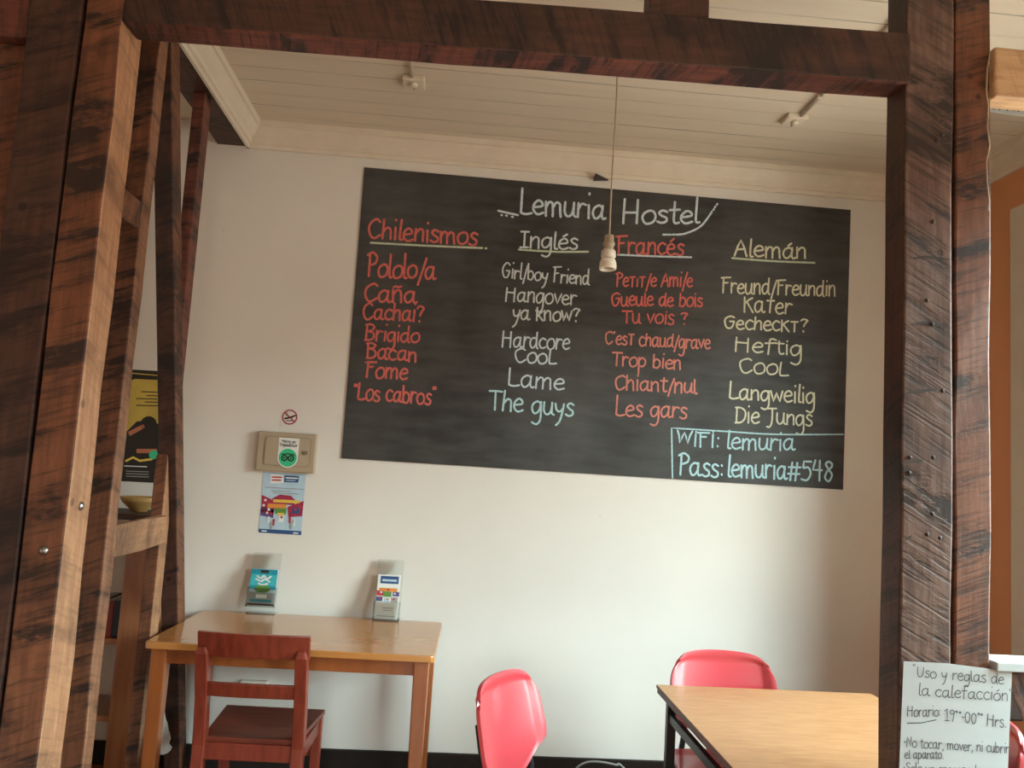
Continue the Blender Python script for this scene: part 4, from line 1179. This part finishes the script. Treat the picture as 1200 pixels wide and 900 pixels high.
# ------------------------------------------------------------------ wooden desk chair (seen from behind)
SZ = .465
cR0, cR1 = onZ(251, 845, SZ), onZ(361, 848, SZ)
cc = (cR0 + cR1) / 2
chair_w = .385
wc = thing('wooden_chair', 'red brown stained wooden chair with slatted back pushed up to the desk', 'chair', (cc.x, -3.75 + 3.02, 0), math.radians(-2))
hw = chair_w / 2
sd = .36
m = MB()   # seat: slightly dished board
nx, ny = 9, 9
top_, bot_ = [], []
for j in range(ny):
    for i in range(nx):
        u, v = i / (nx - 1) * 2 - 1, j / (ny - 1)
        wq = hw - .026 + .028 * v
        zdish = -.010 * (1 - u * u) * (1 - (2 * v - 1) ** 2)
        top_.append((u * wq, -.005 + v * (sd + .01), SZ + zdish)); bot_.append((u * wq, -.005 + v * (sd + .01), SZ - .020))
fs = []
N2 = nx * ny
for j in range(ny - 1):
    for i in range(nx - 1):
        k = j * nx + i
        fs.append((k, k + 1, k + nx + 1, k + nx)); fs.append((k + N2, k + nx + N2, k + nx + 1 + N2, k + 1 + N2))
edge = [i for i in range(nx)] + [j * nx + nx - 1 for j in range(1, ny)] + [(ny - 1) * nx + i for i in range(nx - 2, -1, -1)] + [j * nx for j in range(ny - 2, 0, -1)]
for a_, b_ in zip(edge, edge[1:] + edge[:1]): fs.append((a_, a_ + N2, b_ + N2, b_))
m.add(top_ + bot_, fs); m.build('seat', 'chairseat', wc, bevel=.004)
PW = .042
lean = .085
for s in (-1, 1):
    m = MB()
    xx = s * (hw - PW / 2)
    secs = [(0, -.045), (.20, -.018), (.44, 0), (.60, -.022), (.762, -.066), (.785, -.078)]
    vs = []
    for z, y in secs:
        d = .022 if z < .77 else .009
        wq = PW / 2 if z < .77 else PW / 2 - .008
        vs += [(xx - wq, y - d, z), (xx + wq, y - d, z), (xx + wq, y + d * (1 if z < .77 else 1.6), z), (xx - wq, y + d * (1 if z < .77 else 1.6), z)]
    fs = [(3, 2, 1, 0)]
    for i in range(len(secs) - 1):
        for k in range(4): fs.append((i * 4 + k, i * 4 + (k + 1) % 4, (i + 1) * 4 + (k + 1) % 4, (i + 1) * 4 + k))
    fs.append(tuple((len(secs) - 1) * 4 + k for k in range(4)))
    m.add(vs, fs); m.build('back_post', 'chairwood', wc, bevel=.003)
    m = MB(); fxx = s * (hw - .018)
    m.bar((fxx, sd - .03, 0), (fxx, sd - .03, SZ - .021), .036, .036, (0, 1, 0)); m.build('front_leg', 'chairwood', wc, bevel=.003)
    m = MB(); m.bar((s * (hw - .018), .02, SZ - .05), (s * (hw - .018), sd - .048, SZ - .05), .020, .055, (0, 0, 1)); m.build('side_apron', 'chairwood', wc, bevel=.002)
    m = MB(); m.bar((s * (hw - .018), .0, .17), (s * (hw - .018), sd - .048, .17), .018, .034, (0, 0, 1)); m.build('side_stretcher', 'chairwood', wc, bevel=.002)
def curved_rail(name, x0, x1, z0, z1, y0, bow, th, tiltv, mat='chairwood'):
    m = MB(); n = 12; vs = []
    for i in range(n + 1):
        u = i / n; x = x0 + (x1 - x0) * u; b_ = -bow * (1 - (2 * u - 1) ** 2)
        for z, dy in ((z0, 0), (z1, -tiltv)):
            vs += [(x, y0 + b_ + dy - th / 2, z), (x, y0 + b_ + dy + th / 2, z)]
    fs = []
    for i in range(n):
        a_, c_ = i * 4, (i + 1) * 4
        fs += [(a_, c_, c_ + 2, a_ + 2), (a_ + 1, a_ + 3, c_ + 3, c_ + 1), (a_ + 2, c_ + 2, c_ + 3, a_ + 3), (a_, a_ + 1, c_ + 1, c_)]
    fs += [(0, 2, 3, 1), (n * 4, n * 4 + 1, n * 4 + 3, n * 4 + 2)]
    m.add(vs, fs); return m.build(name, mat, wc, bevel=.003)
curved_rail('top_rail', -hw + .0, hw + .003, .752, .838, -.048, .016, .020, .022)
curved_rail('back_slat', -hw + PW - .002, hw - PW + .002, .612, .662, -.034, .006, .018, .012)
m = MB(); m.box((-hw + PW - .002, -.016, SZ - .075), (hw - PW + .002, .006, SZ - .018)); m.build('rear_apron', 'chairwood', wc, bevel=.002)
m = MB(); m.box((-hw + .036, sd - .042, SZ - .076), (hw - .036, sd - .022, SZ - .021)); m.build('front_apron', 'chairwood', wc, bevel=.002)
m = MB(); m.box((-hw + .036, sd - .040, .300), (hw - .036, sd - .022, .342)); m.build('front_stretcher', 'chairwood', wc, bevel=.002)

# ------------------------------------------------------------------ the right hand table
TZ = .705
tA, tB = onZ(769, 802, TZ), onZ(1028, 812, TZ)
TX0, TY1 = tA.x, tA.y
TX1, TY0 = onZ(1017, 810.5, TZ).x, FB + .012
tb = thing('cafe_table', 'rectangular beech laminate table with dark edges and black steel legs at the right', 'table', ((TX0 + TX1) / 2, (TY0 + TY1) / 2, 0), 0)
tw, td = (TX1 - TX0) / 2, (TY1 - TY0) / 2
m = MB(); m.box((-tw, -td, TZ - .012), (tw, td, TZ), 1, {'+z': 0}); m.build('tabletop', ['laminate', 'laminate_edge'], tb, bevel=.002)
m = MB(); m.box((-tw + .003, -td + .003, TZ - .030), (tw - .003, td - .003, TZ - .0125)); m.build('edge_band', 'laminate_edge', tb, bevel=.004)
for sx_ in (-1, 1):
    for sy_ in (-1, 1):
        m = MB(); cx, cy = sx_ * (tw - .045), sy_ * (td - .05)
        m.box((cx - .016, cy - .016, .012), (cx + .016, cy + .016, TZ - .0305)); lg = m.build('leg', 'black_steel', tb, bevel=.003)
        m = MB(); m.lathe([(.020, 0), (.020, .008), (.014, .012)], c=(cx, cy, 0), n=14); m.build('foot', 'black', lg, smooth=True)
    m = MB(); m.box((sx_ * (tw - .045) - .010, -td + .066, TZ - .115), (sx_ * (tw - .045) + .010, td - .066, TZ - .085)); m.build('side_rail', 'black_steel', tb, bevel=.002)
for sy_ in (-1, 1):
    m = MB(); m.box((-tw + .061, sy_ * (td - .05) - .010, TZ - .072), (tw - .061, sy_ * (td - .05) + .010, TZ - .042)); m.build('cross_rail', 'black_steel', tb, bevel=.002)

# ------------------------------------------------------------------ red plastic chairs
def make_red_chair(label):
    """faces local -y; the backrest is at local y = 0"""
    t = thing('plastic_chair', label, 'chair', (0, 0, 0), 0, 'red plastic chairs at the table')
    nu, nv = 33, 27
    zt, zb = .805, .475
    def P(u, v, lift=0):
        au = abs(u)
        top = zt - .018 * au ** 2.2 - .036 * au ** 8
        low = zb + .105 * au ** 1.6
        w = (.212 - .014 * v) * (1 - .10 * max(0, (v - .62) / .38) ** 3.0 * au) * (1 - .05 * max(0, (.25 - v) / .25) ** 2)
        x = u * w
        z = low + (top - low) * v
        y = -.032 * (x / .2) ** 2 + .085 * ((z - zb) / (zt - zb)) + lift
        return Vector((x, y, z))
    m = MB(); vs = []
    for j in range(nv):
        for i in range(nu):
            u, v = i / (nu - 1) * 2 - 1, j / (nv - 1)
            rim = max(abs(u), (v - .5) * 2 if v > .5 else 0, (.5 - v) * 1.66 if v < .5 else 0)
            lip = 0
            if rim > .80: lip = -.009 * math.sin(min(1, (rim - .80) / .12) * math.pi / 2)
            vs.append(P(u, v, lip))
    m.add(vs, [(j * nu + i, j * nu + i + 1, (j + 1) * nu + i + 1, (j + 1) * nu + i) for j in range(nv - 1) for i in range(nu - 1)])
    o = m.build('backrest', 'red_plastic', t, smooth=True)
    sm = o.modifiers.new('thick', 'SOLIDIFY'); sm.thickness = .012; sm.offset = 1 if False else 0
    bv = o.modifiers.new('round', 'BEVEL'); bv.width = .004; bv.segments = 3; bv.limit_method = 'ANGLE'; bv.angle_limit = math.radians(50)
    # seat shell
    m = MB(); vs = []
    ns = 17
    for j in range(ns):
        for i in range(ns):
            u, v = i / (ns - 1) * 2 - 1, j / (ns - 1) * 2 - 1
            x = u * math.sqrt(1 - v * v * .22) * .215; y = v * math.sqrt(1 - u * u * .22) * .215
            z = .445 - .016 * (1 - u * u) * (1 - v * v) - (.022 * max(0, -v - .55) ** 1 if v < 0 else 0) + (.012 if v > .9 else 0)
            vs.append((x, y - .225, z))
    m.add(vs, [(j * ns + i, j * ns + i + 1, (j + 1) * ns + i + 1, (j + 1) * ns + i) for j in range(ns - 1) for i in range(ns - 1)])
    o = m.build('seat', 'red_plastic', t, smooth=True)
    sm = o.modifiers.new('thick', 'SOLIDIFY'); sm.thickness = .012; sm.offset = 0
    bv = o.modifiers.new('round', 'BEVEL'); bv.width = .004; bv.segments = 2; bv.limit_method = 'ANGLE'; bv.angle_limit = math.radians(50)
    for s in (-1, 1):
        m = MB()
        m.tube([Vector((p[0] * s, p[1], p[2])) for p in ((.135, .056, .68), (.138, .032, .58), (.146, .008, .50), (.160, .004, .42), (.178, .020, .20), (.190, .045, .012))], .011, 10)
        m.build('back_leg', 'black_steel', t, smooth=True)
        m = MB()
        m.tube([Vector((p[0] * s, p[1], p[2])) for p in ((.188, -.02, .425), (.188, -.36, .425), (.190, -.385, .41), (.198, -.40, .30), (.206, -.415, .012))], .011, 10)
        m.build('front_leg', 'black_steel', t, smooth=True)
    m = MB(); m.tube([(-.19, -.10, .424), (.19, -.10, .424)], .009, 8); m.build('seat_crossbar', 'black_steel', t, smooth=True)
    m = MB(); m.tube([(-.19, -.32, .424), (.19, -.32, .424)], .009, 8); m.build('seat_crossbar', 'black_steel', t, smooth=True)
    return t
ch2 = make_red_chair('red plastic chair behind the beech table, its seat tucked under the tabletop')
c2 = onZ(855, 770, .805)
ch2.location = (c2.x, TY1 + .085, 0); ch2.rotation_euler = (0, 0, math.radians(-4))
ch1 = copy_tree(ch2)
ch1['label'] = 'red plastic chair standing free left of the beech table, turned sideways'
c1 = onZ(597, 793, .805)
ch1.location = (c1.x + .026, c1.y + .0, 0); ch1.rotation_euler = (0, 0, math.radians(58))
ch3 = copy_tree(ch2)
ch3['label'] = 'red plastic chair at the lower right edge, partly hidden by the handwritten notice'
c3 = onZ(1215, 858, .805)
ch3.location = (TX1 + .014, -3.75 + 2.46, 0); ch3.rotation_euler = (0, 0, math.radians(-90))

# ------------------------------------------------------------------ notice on the right post
NY = FY - .004
q = [(1059, 775), (1110, 777.5), (1186, 787), (1181, 905), (1178, 990), (1049, 990), (1054, 900)]
m = MB(); m.poly([onY(a_, b_, NY) for a_, b_ in q], (0, 1, 0), .001, 0)
KN = (NY + 3.75) / FPX
def note(t_, x0, y0, x1, y1, xh, cap, w=1.0):
    write(m, t_, onY(x0, y0, NY - .0006), onY(x1, y1, NY - .0006), xh * KN, cap * KN, w * KN, (0, -1, 0), (0, 0, 1), 1)
note('"', 1069, 790, 1073, 790, 7, 12)
note('Uso y reglas de', 1074, 793, 1177, 802, 8, 11.5)
note('la calefacción"', 1076, 815, 1187, 822, 8.5, 14)
note('Horario:', 1063, 840, 1103, 839, 7.5, 11.5)
ribbon(m, [onY(a_, b_, NY - .0006) for a_, b_ in ((1063, 847.5), (1080, 847), (1097, 843.5))], 1.0 * KN, (0, -1, 0), 1)
note('19°°-00°° Hrs.', 1107, 844, 1180, 853, 8.5, 13.5)
note('•No tocar, mover, ni cubrir', 1059, 875, 1183, 883, 7, 11)
note('el aparato.', 1060, 889, 1106, 889, 6.5, 9.5)
note('•Solo un encargado', 1058, 905, 1150, 908, 7, 11)
tag(m.build('handwritten_notice', ['paper', 'ink']), 'white handwritten notice about heating rules fixed to the right post', 'notice')

# ------------------------------------------------------------------ cable near the wall
m = MB()
pp = [onY(a_, b_, -.16) for a_, b_ in ((668, 915), (675, 901), (684, 894.5), (694, 892.5), (708, 893.5), (722, 896.5), (732, 901))]
pp = [Vector((pp[0].x - .05, -.20, .006))] + pp + [Vector((pp[-1].x + .22, -.22, .006))]
def cr3(P, k=6):
    out = []
    q_ = [P[0]] + P + [P[-1]]
    for i in range(1, len(q_) - 2):
        p0, p1, p2, p3 = q_[i - 1:i + 3]
        for j in range(k):
            u = j / k
            out.append(.5 * (2 * p1 + (p2 - p0) * u + (2 * p0 - 5 * p1 + 4 * p2 - p3) * u * u + (3 * p1 - p0 - 3 * p2 + p3) * u ** 3))
    out.append(P[-1]); return out
m.tube(cr3(pp), .0045, 8)
tag(m.build('power_cable', 'grey', smooth=True), 'pale grey cable arching up in front of the dark skirting board', 'cable')

# ------------------------------------------------------------------ next room: bookcase behind the left frame
BKY0, BKY1 = -.32, -.02
sL, sR = onY(146, 660, BKY0).x, onY(173, 660, BKY0).x
bk_top = onY(160, 603, BKY0).z
bk_w = .86
bk = thing('bookcase', 'brown open backed bookcase standing behind the left timber frame', 'bookcase', (sR - bk_w / 2, (BKY0 + BKY1) / 2, 0))
hw, hd = bk_w / 2, (BKY1 - BKY0) / 2
sp = sR - sL
for x0, x1 in ((hw - sp, hw), (-hw, -hw + sp)):
    m = MB(); m.box((x0, -hd, 0), (x1, hd, bk_top - .022)); m.build('side_panel', 'shelfwood', bk, bevel=.004)
m = MB(); m.box((-hw - .01, -hd - .01, bk_top - .022), (hw + .01, hd, bk_top)); m.build('top_board', 'timber_dark', bk, bevel=.003)
SH = [.10, .42, .745 - .02]
sh1 = onY(134, 746, BKY0 + .05).z
SH = [.10, sh1 - .30, sh1]
for z in SH:
    m = MB(); m.box((-hw + sp, -hd + .01, z - .022), (hw - sp, hd - .01, z)); m.build('shelf', 'shelfwood', bk, bevel=.002)
rnd = random.Random(11)
xb = bk.location.x + hw - sp - .004
cols = [('book_d', 'dark blue'), ('book_a', 'dark red'), ('book_b', 'dark green'), ('book_c', 'ochre')]
ords = ['rightmost', 'second from the right', 'third from the right', 'fourth from the right']
for i in range(4):
    th = rnd.uniform(.024, .036); hh = rnd.uniform(.13, .16)
    m = MB(); m.box((-th / 2, -.09, 0), (th / 2, .09, hh)); m.box((-th / 2 + .003, -.086, hh - .0001), (th / 2 - .003, .088, hh + .0004), 1)
    o = m.build('book', [cols[i][0], 'paper'], bevel=.003, loc=(xb - th / 2, -.20, SH[2] + .0005))
    tag(o, '%s book on the bookcase shelf, %s in the row' % (cols[i][1], ords[i]), 'book', 'books on the bookcase shelf')
    xb -= th + .002
# ornaments on top of the bookcase: a shallow bowl and a folded cloth
m = MB(); m.lathe([(.03, 0), (.034, .006), (.07, .040), (.082, .062), (.078, .062), (.066, .042), (.03, .012)], n=24)
o = m.build('bowl', 'book_c', smooth=True, loc=(bk.location.x + hw - .11, -.17, bk_top + .0005)); tag(o, 'small ochre bowl on top of the bookcase, behind the left studs', 'bowl')
# crumpled white bag at the foot of the frame
m = MB(); rnd = random.Random(3)
pc_ = onY(188, 862, -.30)
n, k = 8, 12
vs = []
for j in range(n + 1):
    v = j / n
    for i in range(k):
        a_ = 2 * math.pi * i / k
        r = (.055 * (1 - v) ** .7 + .006) * rnd.uniform(.75, 1.2)
        vs.append((math.cos(a_) * r * .8, math.sin(a_) * r * .6, -.16 * (1 - v) ** .8))
fs = [(j * k + i, j * k + (i + 1) % k, (j + 1) * k + (i + 1) % k, (j + 1) * k + i) for j in range(n) for i in range(k)] + [tuple(reversed(range(k)))]
m.add(vs, fs)

bag = m.build('plastic_bag', 'white', smooth=True, loc=(pc_.x, -.30, pc_.z + .1))
tag(bag, 'crumpled white plastic bag hanging at the foot of the left frame, behind the desk leg', 'bag')
